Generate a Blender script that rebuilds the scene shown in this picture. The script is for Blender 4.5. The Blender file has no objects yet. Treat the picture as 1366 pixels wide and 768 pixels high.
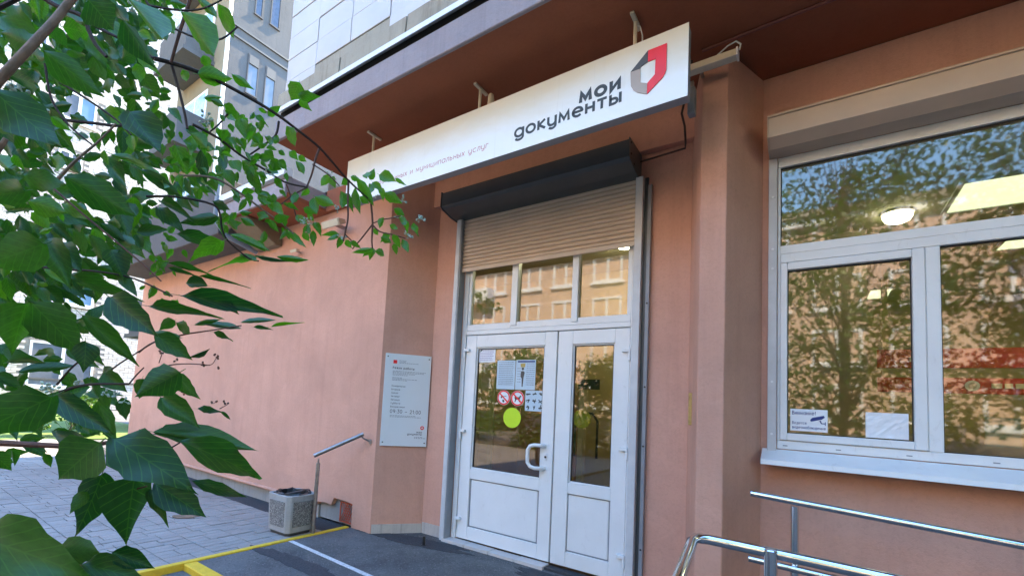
import bpy, bmesh, math, random
from mathutils import Vector, Matrix

random.seed(7)
S = bpy.context.scene
COL = S.collection

# ------------------------------------------------------------------ camera
# world: X runs along the facade, Y goes into the building, Z is up; the eye stands at (0, 0, EYE)
EYE = 1.4
F_PX, PP = 624.857, (600.519, 489.718)          # focal length and principal point in 1366x768 photo pixels
ROT = ((0.791159766, 0.608849000, 0.0580441229),
       (-0.000781979807, 0.0959107903, -0.995389627),
       (-0.611609036, 0.787466835, 0.0763568661))   # world -> camera (x right, y down, z forward)
cam_d = bpy.data.cameras.new('camera')
cam = bpy.data.objects.new('camera', cam_d)
COL.objects.link(cam)
S.camera = cam
Rb = Matrix((ROT[0], [-v for v in ROT[1]], [-v for v in ROT[2]]))
cam.matrix_world = Matrix.Translation((0, 0, EYE)) @ Rb.transposed().to_4x4()
cam_d.sensor_width = 36
cam_d.lens = 36 * F_PX / 1366
cam_d.shift_x = (683 - PP[0]) / 1366
cam_d.shift_y = (PP[1] - 384) / 1366
cam_d.clip_start = 0.02
cam_d.clip_end = 2000

# ------------------------------------------------------------------ sky, sun, exposure
SUN_EL, SUN_AZ = math.radians(48), math.radians(8)   # azimuth measured from +Y towards +X
W = bpy.data.worlds.new('World')
S.world = W
W.use_nodes = True
nt = W.node_tree
nt.nodes.clear()
sky = nt.nodes.new('ShaderNodeTexSky')
sky.sky_type = 'NISHITA'
sky.sun_disc = False
sky.sun_elevation = SUN_EL
sky.sun_rotation = SUN_AZ
sky.air_density = 2.0
sky.dust_density = 0.1
sky.ozone_density = 10.0
bg = nt.nodes.new('ShaderNodeBackground')
bg.inputs['Strength'].default_value = 0.15
wo = nt.nodes.new('ShaderNodeOutputWorld')
nt.links.new(sky.outputs[0], bg.inputs[0])
nt.links.new(bg.outputs[0], wo.inputs[0])
sd = bpy.data.lights.new('sun', 'SUN')
sd.energy = 3.0
sd.angle = math.radians(0.53)
sd.color = (1.0, 0.80, 0.50)
sun = bpy.data.objects.new('sun', sd)
COL.objects.link(sun)
sdir = Vector((math.sin(SUN_AZ) * math.cos(SUN_EL), math.cos(SUN_AZ) * math.cos(SUN_EL), math.sin(SUN_EL)))
sun.rotation_euler = sdir.to_track_quat('Z', 'Y').to_euler()
sun.location = sdir * 60
S.view_settings.view_transform = 'Standard'
S.view_settings.look = 'None'
S.view_settings.gamma = 1
S.view_settings.exposure = 3.12
S.view_settings.use_curve_mapping = False
S.render.engine = 'CYCLES'
S.cycles.use_denoising = True
S.cycles.max_bounces = 12
S.cycles.transparent_max_bounces = 24
S.cycles.diffuse_bounces = 5
S.cycles.glossy_bounces = 5
S.cycles.sample_clamp_indirect = 6
S.cycles.caustics_reflective = False
S.cycles.caustics_refractive = False

# ------------------------------------------------------------------ measuring helpers
def ray(px, py):
    v = Vector(((px - PP[0]) / F_PX, (py - PP[1]) / F_PX, 1.0))
    return Vector(tuple(sum(ROT[k][i] * v[k] for k in range(3)) for i in range(3)))

def at(px, py, dist):
    """point seen in the photograph at (px, py), dist metres along the optical axis"""
    p = ray(px, py) * dist
    p.z += EYE
    return p

# ------------------------------------------------------------------ materials
MATS = {}
def nodes_of(name):
    m = bpy.data.materials.new(name)
    m.use_nodes = True
    t = m.node_tree
    b = t.nodes['Principled BSDF']
    MATS[name] = m
    return m, t, b

def lk(t, a, b):
    t.links.new(a, b)

def noise(t, scale, detail=4, rough=0.55, vec=None, dist=0.0):
    n = t.nodes.new('ShaderNodeTexNoise')
    n.inputs['Scale'].default_value = scale
    n.inputs['Detail'].default_value = detail
    n.inputs['Roughness'].default_value = rough
    n.inputs['Distortion'].default_value = dist
    if vec is not None:
        lk(t, vec, n.inputs['Vector'])
    return n

def ramp(t, fac, stops):
    r = t.nodes.new('ShaderNodeValToRGB')
    lk(t, fac, r.inputs['Fac'])
    els = r.color_ramp.elements
    while len(els) < len(stops):
        els.new(0.5)
    for e, (p, c) in zip(els, stops):
        e.position = p
        e.color = (c[0], c[1], c[2], 1) if hasattr(c, '__len__') else (c, c, c, 1)
    return r

def mixc(t, fac, a, b, mode='MIX'):
    m = t.nodes.new('ShaderNodeMix')
    m.data_type = 'RGBA'
    m.blend_type = mode
    for sock, v in ((m.inputs[0], fac), (m.inputs[6], a), (m.inputs[7], b)):
        if hasattr(v, 'links'):
            lk(t, v, sock)
        elif hasattr(v, '__len__'):
            sock.default_value = (v[0], v[1], v[2], 1)
        else:
            sock.default_value = v
    return m.outputs[2]

def gpos(t, scale=(1, 1, 1)):
    g = t.nodes.new('ShaderNodeNewGeometry')
    mp = t.nodes.new('ShaderNodeMapping')
    mp.inputs['Scale'].default_value = scale
    lk(t, g.outputs['Position'], mp.inputs['Vector'])
    return mp.outputs[0]

def bump(t, b, h, strength, dist=0.01):
    n = t.nodes.new('ShaderNodeBump')
    n.inputs['Strength'].default_value = strength
    n.inputs['Distance'].default_value = dist
    lk(t, h, n.inputs['Height'])
    lk(t, n.outputs[0], b.inputs['Normal'])

def plain(name, col, rough=0.5, metal=0.0, var=0.12, nscale=9.0, bmp=0.0, bscale=60, emit=None, spec=0.5):
    m, t, b = nodes_of(name)
    p = gpos(t)
    n = noise(t, nscale, 5, 0.6, p)
    dark = tuple(c * (1 - var) for c in col)
    lite = tuple(min(1, c * (1 + var)) for c in col)
    r = ramp(t, n.outputs[0], [(0.3, dark), (0.7, lite)])
    lk(t, r.outputs[0], b.inputs['Base Color'])
    b.inputs['Roughness'].default_value = rough
    b.inputs['Metallic'].default_value = metal
    b.inputs['Specular IOR Level'].default_value = spec
    if bmp:
        n2 = noise(t, bscale, 4, 0.6, p)
        bump(t, b, n2.outputs[0], bmp)
    if emit:
        b.inputs['Emission Color'].default_value = (*emit[0], 1)
        b.inputs['Emission Strength'].default_value = emit[1]
    return m

def plaster(name, base, stain, streak=0.35, bmp=0.25, grain=1.0):
    """rendered wall: soft patches, thin vertical rain streaks, repair blotches, hairline cracks, fine grain"""
    m, t, b = nodes_of(name)
    p = gpos(t)
    n1 = noise(t, 1.3, 6, 0.62, p, 0.3)
    c = ramp(t, n1.outputs[0], [(0.3, tuple(v * 0.86 for v in base)), (0.7, tuple(min(1, v * 1.08) for v in base))]).outputs[0]
    n2 = noise(t, 1.0, 6, 0.7, gpos(t, (11, 11, 0.55)))
    f = ramp(t, n2.outputs[0], [(0.50, 0.0), (0.78, streak)])
    c = mixc(t, f.outputs[0], c, stain)
    n3 = noise(t, 3.4, 5, 0.7, p, 0.8)
    f3 = ramp(t, n3.outputs[0], [(0.60, 0.0), (0.66, 0.22 * grain)])
    c = mixc(t, f3.outputs[0], c, tuple(min(1, v * 1.12 + .01) for v in base))
    n6 = noise(t, 48, 4, 0.75, p)
    f6 = ramp(t, n6.outputs[0], [(0.38, 0.16 * grain), (0.5, 0.0), (0.66, 0.0), (0.8, 0.25 * grain)])
    c = mixc(t, f6.outputs[0], c, tuple(v * 0.6 for v in base))
    vo = t.nodes.new('ShaderNodeTexVoronoi')
    vo.feature = 'DISTANCE_TO_EDGE'
    vo.inputs['Scale'].default_value = 0.8
    wv = noise(t, 3.0, 4, 0.6, p)
    ad0 = t.nodes.new('ShaderNodeVectorMath')
    ad0.operation = 'ADD'
    lk(t, p, ad0.inputs[0])
    lk(t, wv.outputs[1], ad0.inputs[1])
    lk(t, ad0.outputs[0], vo.inputs['Vector'])
    cr = ramp(t, vo.outputs['Distance'], [(0.0, 0.16 * grain), (0.003, 0.0)])
    c = mixc(t, cr.outputs[0], c, tuple(v * 0.45 for v in base))
    lk(t, c, b.inputs['Base Color'])
    b.inputs['Roughness'].default_value = 0.88
    b.inputs['Specular IOR Level'].default_value = 0.25
    n4 = noise(t, 150, 4, 0.75, p)
    n5 = noise(t, 6, 5, 0.6, p)
    ad = t.nodes.new('ShaderNodeMath')
    ad.operation = 'MULTIPLY_ADD'
    lk(t, n5.outputs[0], ad.inputs[0])
    ad.inputs[1].default_value = 2.2
    lk(t, n4.outputs[0], ad.inputs[2])
    bump(t, b, ad.outputs[0], bmp, 0.009)
    return m

M_WALL = plaster('terracotta_plaster', (0.615, 0.34, 0.255), (0.44, 0.23, 0.175), 0.34, 0.4)
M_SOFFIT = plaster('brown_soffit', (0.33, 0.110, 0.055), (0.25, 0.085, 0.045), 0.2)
M_STUCCO = plaster('grey_stucco', (0.34, 0.30, 0.32), (0.22, 0.19, 0.20), 0.5, 0.7)
M_CONC = plaster('stained_concrete', (0.36, 0.32, 0.25), (0.16, 0.11, 0.07), 0.8, 0.5)
M_PLINTH = plaster('plinth_cement', (0.34, 0.33, 0.32), (0.13, 0.11, 0.10), 0.6, 0.5)
M_CREAMB = plaster('cream_skirting_paint', (0.50, 0.455, 0.41), (0.2, 0.16, 0.14), 0.7, 0.4)
M_GREYWALL = plaster('grey_render', (0.115, 0.11, 0.112), (0.075, 0.07, 0.07), 0.5, 0.3)
M_TANWALL = plaster('tan_render', (0.24, 0.20, 0.14), (0.16, 0.13, 0.09), 0.4, 0.3)
M_TILE = plain('pale_facing_tile', (0.52, 0.485, 0.465), 0.45, var=0.07, nscale=2.2, bmp=0.08)
def m_pvc():
    m, t, b = nodes_of('white_pvc')
    p = gpos(t)
    n = noise(t, 3, 5, 0.6, p)
    c = ramp(t, n.outputs[0], [(0.3, (0.69, 0.70, 0.71)), (0.7, (0.75, 0.76, 0.77))]).outputs[0]
    n1 = noise(t, 14, 6, 0.75, gpos(t, (1.6, 1, .7)), 0.6)
    f = ramp(t, n1.outputs[0], [(0.58, 0.0), (0.78, 0.34)])
    c = mixc(t, f.outputs[0], c, (0.36, 0.34, 0.31))
    lk(t, c, b.inputs['Base Color'])
    b.inputs['Roughness'].default_value = 0.33
    return m
M_PVC = m_pvc()
M_PVCG = plain('rubber_gasket', (0.02, 0.02, 0.02), 0.6)
M_GRAPH = plain('graphite_metal', (0.060, 0.070, 0.075), 0.42, var=0.12, nscale=5)
M_BEIGE = plain('beige_metal', (0.56, 0.45, 0.36), 0.42, var=0.06, nscale=4)
M_RAIL = plain('pale_grey_metal', (0.52, 0.53, 0.55), 0.38, var=0.08)
M_RAILD = plain('grey_metal', (0.22, 0.235, 0.26), 0.42, var=0.1)
def m_sign():
    m, t, b = nodes_of('cream_top_streaked_white')
    g = t.nodes.new('ShaderNodeNewGeometry')
    sp = t.nodes.new('ShaderNodeSeparateXYZ')
    lk(t, g.outputs['Position'], sp.inputs[0])
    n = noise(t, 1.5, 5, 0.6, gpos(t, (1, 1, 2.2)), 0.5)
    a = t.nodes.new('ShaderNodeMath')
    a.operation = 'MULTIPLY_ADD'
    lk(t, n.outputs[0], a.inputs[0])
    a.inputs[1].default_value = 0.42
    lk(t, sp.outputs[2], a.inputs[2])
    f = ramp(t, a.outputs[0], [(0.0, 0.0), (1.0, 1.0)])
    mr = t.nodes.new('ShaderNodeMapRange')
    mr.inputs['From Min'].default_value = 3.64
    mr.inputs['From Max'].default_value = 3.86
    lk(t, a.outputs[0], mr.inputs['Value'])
    c = mixc(t, mr.outputs[0], (0.82, 0.84, 0.84), (0.74, 0.68, 0.55))  # creamier towards the top edge, boundary broken up by noise
    n2 = noise(t, 1.0, 5, 0.7, gpos(t, (26, 1, 1.2)))
    f2 = ramp(t, n2.outputs[0], [(0.58, 0.0), (0.8, 0.22)])
    c = mixc(t, f2.outputs[0], c, (0.45, 0.42, 0.36))
    lk(t, c, b.inputs['Base Color'])
    b.inputs['Roughness'].default_value = 0.4
    return m
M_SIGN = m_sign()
M_PLATE = plain('plaque_white', (0.66, 0.69, 0.72), 0.3, var=0.03, nscale=2)
M_SIGNSIDE = plain('sign_edge_grey', (0.27, 0.27, 0.29), 0.5, var=0.06)
M_INK = plain('dark_lettering', (0.028, 0.034, 0.036), 0.5)
M_RED = plain('red_film', (0.82, 0.006, 0.010), 0.4, var=0.05)
M_REDTXT = plain('red_brown_lettering', (0.42, 0.10, 0.09), 0.5)
M_TAUPE = plain('taupe_film', (0.40, 0.33, 0.28), 0.45, var=0.05)
M_DKGREY = plain('dark_grey_film', (0.06, 0.055, 0.05), 0.45)
M_PAPER = plain('paper', (0.78, 0.78, 0.80), 0.7, var=0.03)
M_PAPERB = plain('blue_paper', (0.50, 0.60, 0.68), 0.6, var=0.05)
M_BLUEINK = plain('blue_ink', (0.02, 0.035, 0.17), 0.6)
M_GREYINK = plain('grey_ink', (0.22, 0.24, 0.27), 0.7)
M_LIME = plain('lime_film', (0.52, 0.74, 0.015), 0.5, var=0.03)
M_BLACK = plain('black_plastic', (0.012, 0.012, 0.014), 0.45)
M_CREAM = plain('cream_plastic', (0.62, 0.55, 0.42), 0.5, var=0.08)
M_BRASS = plain('worn_brass', (0.42, 0.27, 0.08), 0.45, var=0.25, nscale=40)
M_CHROME = plain('polished_steel', (0.70, 0.71, 0.73), 0.12, 1.0, var=0.05)
M_STEEL = plain('dull_steel', (0.33, 0.30, 0.29), 0.36, 1.0, var=0.2, nscale=20)
def m_yellow():
    m, t, b = nodes_of('worn_yellow_paint')
    p = gpos(t)
    n = noise(t, 16, 6, 0.75, p, 0.4)
    c = ramp(t, n.outputs[0], [(0.3, (0.60, 0.36, 0.02)), (0.6, (0.74, 0.47, 0.025))]).outputs[0]
    n1 = noise(t, 55, 6, 0.8, p)
    f = ramp(t, n1.outputs[0], [(0.60, 0.0), (0.70, 0.75)])
    c = mixc(t, f.outputs[0], c, (0.17, 0.13, 0.08))
    lk(t, c, b.inputs['Base Color'])
    b.inputs['Roughness'].default_value = 0.65
    bump(t, b, n1.outputs[0], 0.4, 0.004)
    return m
M_YELLOW = m_yellow()
M_WPAINT = plain('white_line_paint', (0.55, 0.55, 0.55), 0.75, var=0.35, nscale=60)
M_CABLE = plain('dark_brown_cable', (0.05, 0.028, 0.022), 0.55)
M_DARK = plain('dark_void', (0.012, 0.011, 0.01), 0.9)
M_DOWN = plain('blue_grey_pipe', (0.19, 0.25, 0.33), 0.5, var=0.15)
M_BAG = plain('black_bin_liner', (0.015, 0.015, 0.018), 0.3, bmp=0.6, bscale=18)

def m_asphalt():
    m, t, b = nodes_of('asphalt')
    p = gpos(t)
    n1 = noise(t, 1.1, 5, 0.65, p, 0.4)
    c = ramp(t, n1.outputs[0], [(0.34, (0.065, 0.067, 0.072)), (0.50, (0.115, 0.117, 0.122)), (0.70, (0.165, 0.166, 0.17))]).outputs[0]
    v = t.nodes.new('ShaderNodeTexVoronoi')
    v.inputs['Scale'].default_value = 95
    lk(t, p, v.inputs['Vector'])
    f = ramp(t, v.outputs['Color'], [(0.0, 0.75), (0.3, 0.0), (0.75, 0.0), (1.0, 0.75)])
    v2 = ramp(t, v.outputs['Color'], [(0.45, (0.03, 0.03, 0.032)), (0.55, (0.27, 0.265, 0.26))])
    c = mixc(t, f.outputs[0], c, v2.outputs[0])
    lk(t, c, b.inputs['Base Color'])
    b.inputs['Roughness'].default_value = 0.82
    n2 = noise(t, 85, 4, 0.75, p)
    bump(t, b, n2.outputs[0], 1.0, 0.014)
    return m
M_ASPH = m_asphalt()

def m_damp():
    m, t, b = nodes_of('dark_patch')
    p = gpos(t)
    n1 = noise(t, 60, 4, 0.7, p)
    c = ramp(t, n1.outputs[0], [(0.35, (0.018, 0.020, 0.027)), (0.7, (0.06, 0.063, 0.07))]).outputs[0]
    lk(t, c, b.inputs['Base Color'])
    b.inputs['Roughness'].default_value = 0.75
    bump(t, b, n1.outputs[0], 0.8, 0.008)
    return m
M_DAMP = m_damp()

def m_paver():
    m, t, b = nodes_of('concrete_paver')
    oi = t.nodes.new('ShaderNodeObjectInfo')
    p = gpos(t)
    n0 = noise(t, 1.2, 4, 0.6, p)
    n1 = noise(t, 75, 4, 0.7, p)
    c = ramp(t, n0.outputs[0], [(0.3, (0.29, 0.258, 0.24)), (0.7, (0.38, 0.342, 0.32))]).outputs[0]
    f = ramp(t, oi.outputs['Random'], [(0.0, 0.92), (1.0, 1.04)])
    c = mixc(t, 1.0, c, f.outputs[0], 'MULTIPLY')
    f1 = ramp(t, n1.outputs[0], [(0.35, 0.78), (0.65, 1.0)])
    c = mixc(t, 1.0, c, f1.outputs[0], 'MULTIPLY')
    lk(t, c, b.inputs['Base Color'])
    b.inputs['Roughness'].default_value = 0.88
    bump(t, b, n1.outputs[0], 0.4, 0.005)
    return m
M_PAVER = m_paver()

def m_brick(name, c0, c1, emis=0):
    m, t, b = nodes_of(name)
    p = gpos(t, (0.01, 3.2, 9.0))
    n0 = noise(t, 1.0, 3, 0.6, p)
    c = ramp(t, n0.outputs[0], [(0.3, c0), (0.7, c1)]).outputs[0]
    n1 = noise(t, 45, 3, 0.7, gpos(t))
    f1 = ramp(t, n1.outputs[0], [(0.3, 0.8), (0.65, 1.0)])
    c = mixc(t, 1.0, c, f1.outputs[0], 'MULTIPLY')
    lk(t, c, b.inputs['Base Color'])
    b.inputs['Roughness'].default_value = 0.9
    bump(t, b, n1.outputs[0], 0.4, 0.006)
    return m
M_BRICK = m_brick('silicate_brick', (0.50, 0.42, 0.37), (0.74, 0.67, 0.62))
M_MORTAR = plain('mortar', (0.26, 0.22, 0.19), 0.9, var=0.2)
M_FARBRICK = plaster('orange_brickwork', (0.72, 0.50, 0.37), (0.54, 0.33, 0.22), 0.5, 0.5)
M_FARTRIM = plain('pale_trim', (0.84, 0.82, 0.80), 0.8)
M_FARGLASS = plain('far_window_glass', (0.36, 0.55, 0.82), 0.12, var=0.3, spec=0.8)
M_DARKGL = plain('dark_window_glass', (0.05, 0.055, 0.085), 0.15, var=0.3)
M_FOAMPIPE = plain('white_painted_metal', (0.70, 0.70, 0.70), 0.5, var=0.08)

def m_glass():
    m = bpy.data.materials.new('window_glass')
    m.use_nodes = True
    t = m.node_tree
    t.nodes.clear()
    out = t.nodes.new('ShaderNodeOutputMaterial')
    tr = t.nodes.new('ShaderNodeBsdfTransparent')
    tr.inputs[0].default_value = (0.76, 0.77, 0.66, 1)
    gl = t.nodes.new('ShaderNodeBsdfGlossy')
    gl.inputs['Roughness'].default_value = 0.026
    fr = t.nodes.new('ShaderNodeFresnel')
    fr.inputs['IOR'].default_value = 2.1
    geo = t.nodes.new('ShaderNodeNewGeometry')
    inv = t.nodes.new('ShaderNodeMath')
    inv.operation = 'SUBTRACT'
    inv.inputs[0].default_value = 1.0
    lk(t, geo.outputs['Backfacing'], inv.inputs[1])
    mu = t.nodes.new('ShaderNodeMath')
    mu.operation = 'MULTIPLY'
    lk(t, fr.outputs[0], mu.inputs[0])
    lk(t, inv.outputs[0], mu.inputs[1])
    # slow waviness of float glass
    n = noise(t, 2.2, 2, 0.5, gpos(t, (1, 1, 2.4)))
    bp = t.nodes.new('ShaderNodeBump')
    bp.inputs['Strength'].default_value = 0.0045
    bp.inputs['Distance'].default_value = 0.03
    lk(t, n.outputs[0], bp.inputs['Height'])
    lk(t, bp.outputs[0], gl.inputs['Normal'])
    mx = t.nodes.new('ShaderNodeMixShader')
    lk(t, mu.outputs[0], mx.inputs[0])
    lk(t, tr.outputs[0], mx.inputs[1])
    lk(t, gl.outputs[0], mx.inputs[2])
    lk(t, mx.outputs[0], out.inputs[0])
    return m
M_GLASS = m_glass()

def m_leaf(name, c0, c1, trans):
    m, t, b = nodes_of(name)
    uv = t.nodes.new('ShaderNodeUVMap')
    oi = t.nodes.new('ShaderNodeObjectInfo')
    sx = t.nodes.new('ShaderNodeSeparateXYZ')
    lk(t, uv.outputs[0], sx.inputs[0])
    # distance from midrib
    ab = t.nodes.new('ShaderNodeMath'); ab.operation = 'SUBTRACT'
    lk(t, sx.outputs[0], ab.inputs[0]); ab.inputs[1].default_value = 0.5
    ab2 = t.nodes.new('ShaderNodeMath'); ab2.operation = 'ABSOLUTE'
    lk(t, ab.outputs[0], ab2.inputs[0])
    # side veins rise towards the tip: sin((v - 0.75|u|) * k)
    mv = t.nodes.new('ShaderNodeMath'); mv.operation = 'MULTIPLY_ADD'
    lk(t, ab2.outputs[0], mv.inputs[0]); mv.inputs[1].default_value = -0.8
    lk(t, sx.outputs[1], mv.inputs[2])
    mk = t.nodes.new('ShaderNodeMath'); mk.operation = 'MULTIPLY'
    lk(t, mv.outputs[0], mk.inputs[0]); mk.inputs[1].default_value = 44
    sn = t.nodes.new('ShaderNodeMath'); sn.operation = 'SINE'
    lk(t, mk.outputs[0], sn.inputs[0])
    vein = ramp(t, sn.outputs[0], [(0.86, 0.0), (1.0, 1.0)])
    mid = ramp(t, ab2.outputs[0], [(0.0, 1.0), (0.022, 0.0)])
    mxv = t.nodes.new('ShaderNodeMath'); mxv.operation = 'MAXIMUM'
    lk(t, vein.outputs[0], mxv.inputs[0]); lk(t, mid.outputs[0], mxv.inputs[1])
    n = noise(t, 9, 4, 0.6, uv.outputs[0])
    c = ramp(t, oi.outputs['Random'], [(0.0, c0), (1.0, c1)]).outputs[0]
    fn = ramp(t, n.outputs[0], [(0.3, 0.8), (0.7, 1.12)])
    c = mixc(t, 1.0, c, fn.outputs[0], 'MULTIPLY')
    sc = t.nodes.new('ShaderNodeMath'); sc.operation = 'MULTIPLY'
    lk(t, mxv.outputs[0], sc.inputs[0]); sc.inputs[1].default_value = 0.5
    c = mixc(t, sc.outputs[0], c, tuple(v * 1.5 for v in c1))
    lk(t, c, b.inputs['Base Color'])
    b.inputs['Roughness'].default_value = 0.42
    b.inputs['Specular IOR Level'].default_value = 0.5
    bump(t, b, mxv.outputs[0], -0.5, 0.004)
    tl = t.nodes.new('ShaderNodeBsdfTranslucent')
    tc = mixc(t, 1.0, c, (2.0, 2.3, 0.5), 'MULTIPLY')
    lk(t, tc, tl.inputs[0])
    ms = t.nodes.new('ShaderNodeMixShader')
    ms.inputs[0].default_value = trans
    lk(t, b.outputs[0], ms.inputs[1])
    lk(t, tl.outputs[0], ms.inputs[2])
    out = t.nodes['Material Output']
    lk(t, ms.outputs[0], out.inputs[0])
    return m
M_LEAF = m_leaf('dogwood_leaf', (0.010, 0.058, 0.018), (0.042, 0.125, 0.018), 0.40)
M_LEAFM = m_leaf('inner_dogwood_leaf', (0.016, 0.080, 0.010), (0.050, 0.150, 0.012), 0.45)
M_LEAFY = m_leaf('young_dogwood_leaf', (0.045, 0.150, 0.012), (0.085, 0.22, 0.020), 0.5)
M_TREELEAF = m_leaf('tree_leaf', (0.035, 0.080, 0.020), (0.075, 0.135, 0.035), 0.35)
M_BARK = plain('twig_bark', (0.035, 0.020, 0.016), 0.75, var=0.3, nscale=80)
M_BARKT = plain('tan_stem_bark', (0.23, 0.155, 0.11), 0.75, var=0.25, nscale=60, bmp=0.4)
M_BARKR = plain('red_brown_bark', (0.11, 0.045, 0.03), 0.7, var=0.3, nscale=70)
M_TRUNK = plain('tree_bark', (0.11, 0.085, 0.065), 0.9, var=0.4, nscale=14, bmp=0.8, bscale=20)
M_BUD = plain('flower_bud', (0.42, 0.50, 0.40), 0.7, var=0.2, nscale=80)
M_BUDD = plain('dry_flower_bud', (0.11, 0.05, 0.035), 0.7, var=0.2)
M_INWALL = plain('interior_olive_wall', (0.55, 0.46, 0.22), 0.8, var=0.05)
M_INBEIGE = plain('interior_beige_wall', (0.52, 0.47, 0.33), 0.8, var=0.05)
M_INFLOOR = plain('interior_floor', (0.22, 0.17, 0.12), 0.5, var=0.1)
M_INCEIL = plain('interior_ceiling', (0.62, 0.56, 0.40), 0.8, var=0.03)
M_WOOD = plain('brown_door_panel', (0.42, 0.19, 0.06), 0.5, var=0.18, nscale=4)
M_LAMP = plain('lamp_diffuser', (0.8, 0.82, 0.7), 0.5, emit=((0.93, 1.0, 0.78), 0.24))
M_LAMPH = plain('hall_lamp_diffuser', (0.8, 0.8, 0.75), 0.5, emit=((1.0, 0.93, 0.74), 14.0))
M_LAMPFILL = plain('added_fill_diffuser', (0.8, 0.8, 0.75), 0.5, emit=((1.0, 0.95, 0.80), 4.0))  # glow of the unseen panel added as fill light indoors
M_LAMPW = plain('round_lamp_diffuser', (0.8, 0.8, 0.75), 0.5, emit=((1.0, 0.95, 0.80), 1.6))

def m_pebble():
    m, t, b = nodes_of('pebble_dash')
    p = gpos(t)
    v = t.nodes.new('ShaderNodeTexVoronoi')
    v.inputs['Scale'].default_value = 105
    lk(t, p, v.inputs['Vector'])
    c = ramp(t, v.outputs['Color'], [(0.0, (0.07, 0.067, 0.064)), (0.45, (0.25, 0.235, 0.225)), (1.0, (0.48, 0.45, 0.42))]).outputs[0]
    f = ramp(t, v.outputs['Distance'], [(0.35, 0.0), (0.6, 0.7)])
    c = mixc(t, f.outputs[0], c, (0.08, 0.077, 0.073))
    lk(t, c, b.inputs['Base Color'])
    b.inputs['Roughness'].default_value = 0.85
    bump(t, b, v.outputs['Distance'], -1.0, 0.02)
    return m
M_PEBBLE = m_pebble()
M_BINC = plaster('bin_concrete', (0.36, 0.35, 0.34), (0.2, 0.19, 0.18), 0.5, 0.5)

# ------------------------------------------------------------------ mesh helpers
LOC = {}            # world position of each object's origin

class MB:
    def __init__(s):
        s.v, s.f, s.uv = [], [], []
    def add(s, vs, fs):
        o = len(s.v)
        s.v += [tuple(p) for p in vs]
        s.f += [tuple(i + o for i in f) for f in fs]
        return s
    def box(s, x0, x1, y0, y1, z0, z1):
        return s.add([(x0, y0, z0), (x1, y0, z0), (x1, y1, z0), (x0, y1, z0), (x0, y0, z1), (x1, y0, z1), (x1, y1, z1), (x0, y1, z1)],
                     [(0, 3, 2, 1), (4, 5, 6, 7), (0, 1, 5, 4), (1, 2, 6, 5), (2, 3, 7, 6), (3, 0, 4, 7)])
    def prism(s, poly, axis, a, b):
        """extrude a 2D polygon along axis: 'x' poly=(y,z), 'y' poly=(x,z), 'z' poly=(x,y)"""
        def P(p, k):
            return {'x': (k, p[0], p[1]), 'y': (p[0], k, p[1]), 'z': (p[0], p[1], k)}[axis]
        n = len(poly)
        return s.add([P(p, a) for p in poly] + [P(p, b) for p in poly],
                     [tuple(range(n)), tuple(range(2 * n - 1, n - 1, -1))] + [(i, i + n, (i + 1) % n + n, (i + 1) % n) for i in range(n)])
    def tube(s, pts, r, n=8, cap=True):
        pts = [Vector(p) for p in pts]
        rs = r if hasattr(r, '__len__') else [r] * len(pts)
        rings, up = [], None
        for i, p in enumerate(pts):
            d = (pts[min(i + 1, len(pts) - 1)] - pts[max(i - 1, 0)])
            d.normalize()
            if up is None:
                up = Vector((0, 0, 1)) if abs(d.z) < 0.9 else Vector((1, 0, 0))
            u = up - d * up.dot(d)
            u.normalize()
            w = d.cross(u)
            up = u
            rings.append([p + (u * math.cos(a) + w * math.sin(a)) * rs[i] for a in [2 * math.pi * k / n for k in range(n)]])
        vs = [q for rg in rings for q in rg]
        fs = [(i * n + k, i * n + (k + 1) % n, (i + 1) * n + (k + 1) % n, (i + 1) * n + k) for i in range(len(pts) - 1) for k in range(n)]
        if cap:
            fs += [tuple(range(n - 1, -1, -1)), tuple(range((len(pts) - 1) * n, len(pts) * n))]
        return s.add(vs, fs)
    def disc(s, c, r, y0, y1, n=24, rx=None):
        """short cylinder facing -Y"""
        rx = rx or r
        return s.prism([(c[0] + rx * math.cos(2 * math.pi * k / n), c[1] + r * math.sin(2 * math.pi * k / n)) for k in range(n)], 'y', y0, y1)
    def ringy(s, c, r0, r1, y0, y1, n=28):
        vs, fs = [], []
        for y in (y0, y1):
            for r in (r0, r1):
                vs += [(c[0] + r * math.cos(2 * math.pi * k / n), y, c[1] + r * math.sin(2 * math.pi * k / n)) for k in range(n)]
        for k in range(n):
            j = (k + 1) % n
            fs += [(k, j, n + j, n + k), (2 * n + k, 3 * n + k, 3 * n + j, 2 * n + j), (n + k, n + j, 3 * n + j, 3 * n + k), (k, 2 * n + k, 2 * n + j, j)]
        return s.add(vs, fs)

def link(o, parent):
    COL.objects.link(o)
    if parent is not None:
        o.parent = parent
        o.matrix_parent_inverse = Matrix.Translation(-LOC[parent.name])

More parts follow.
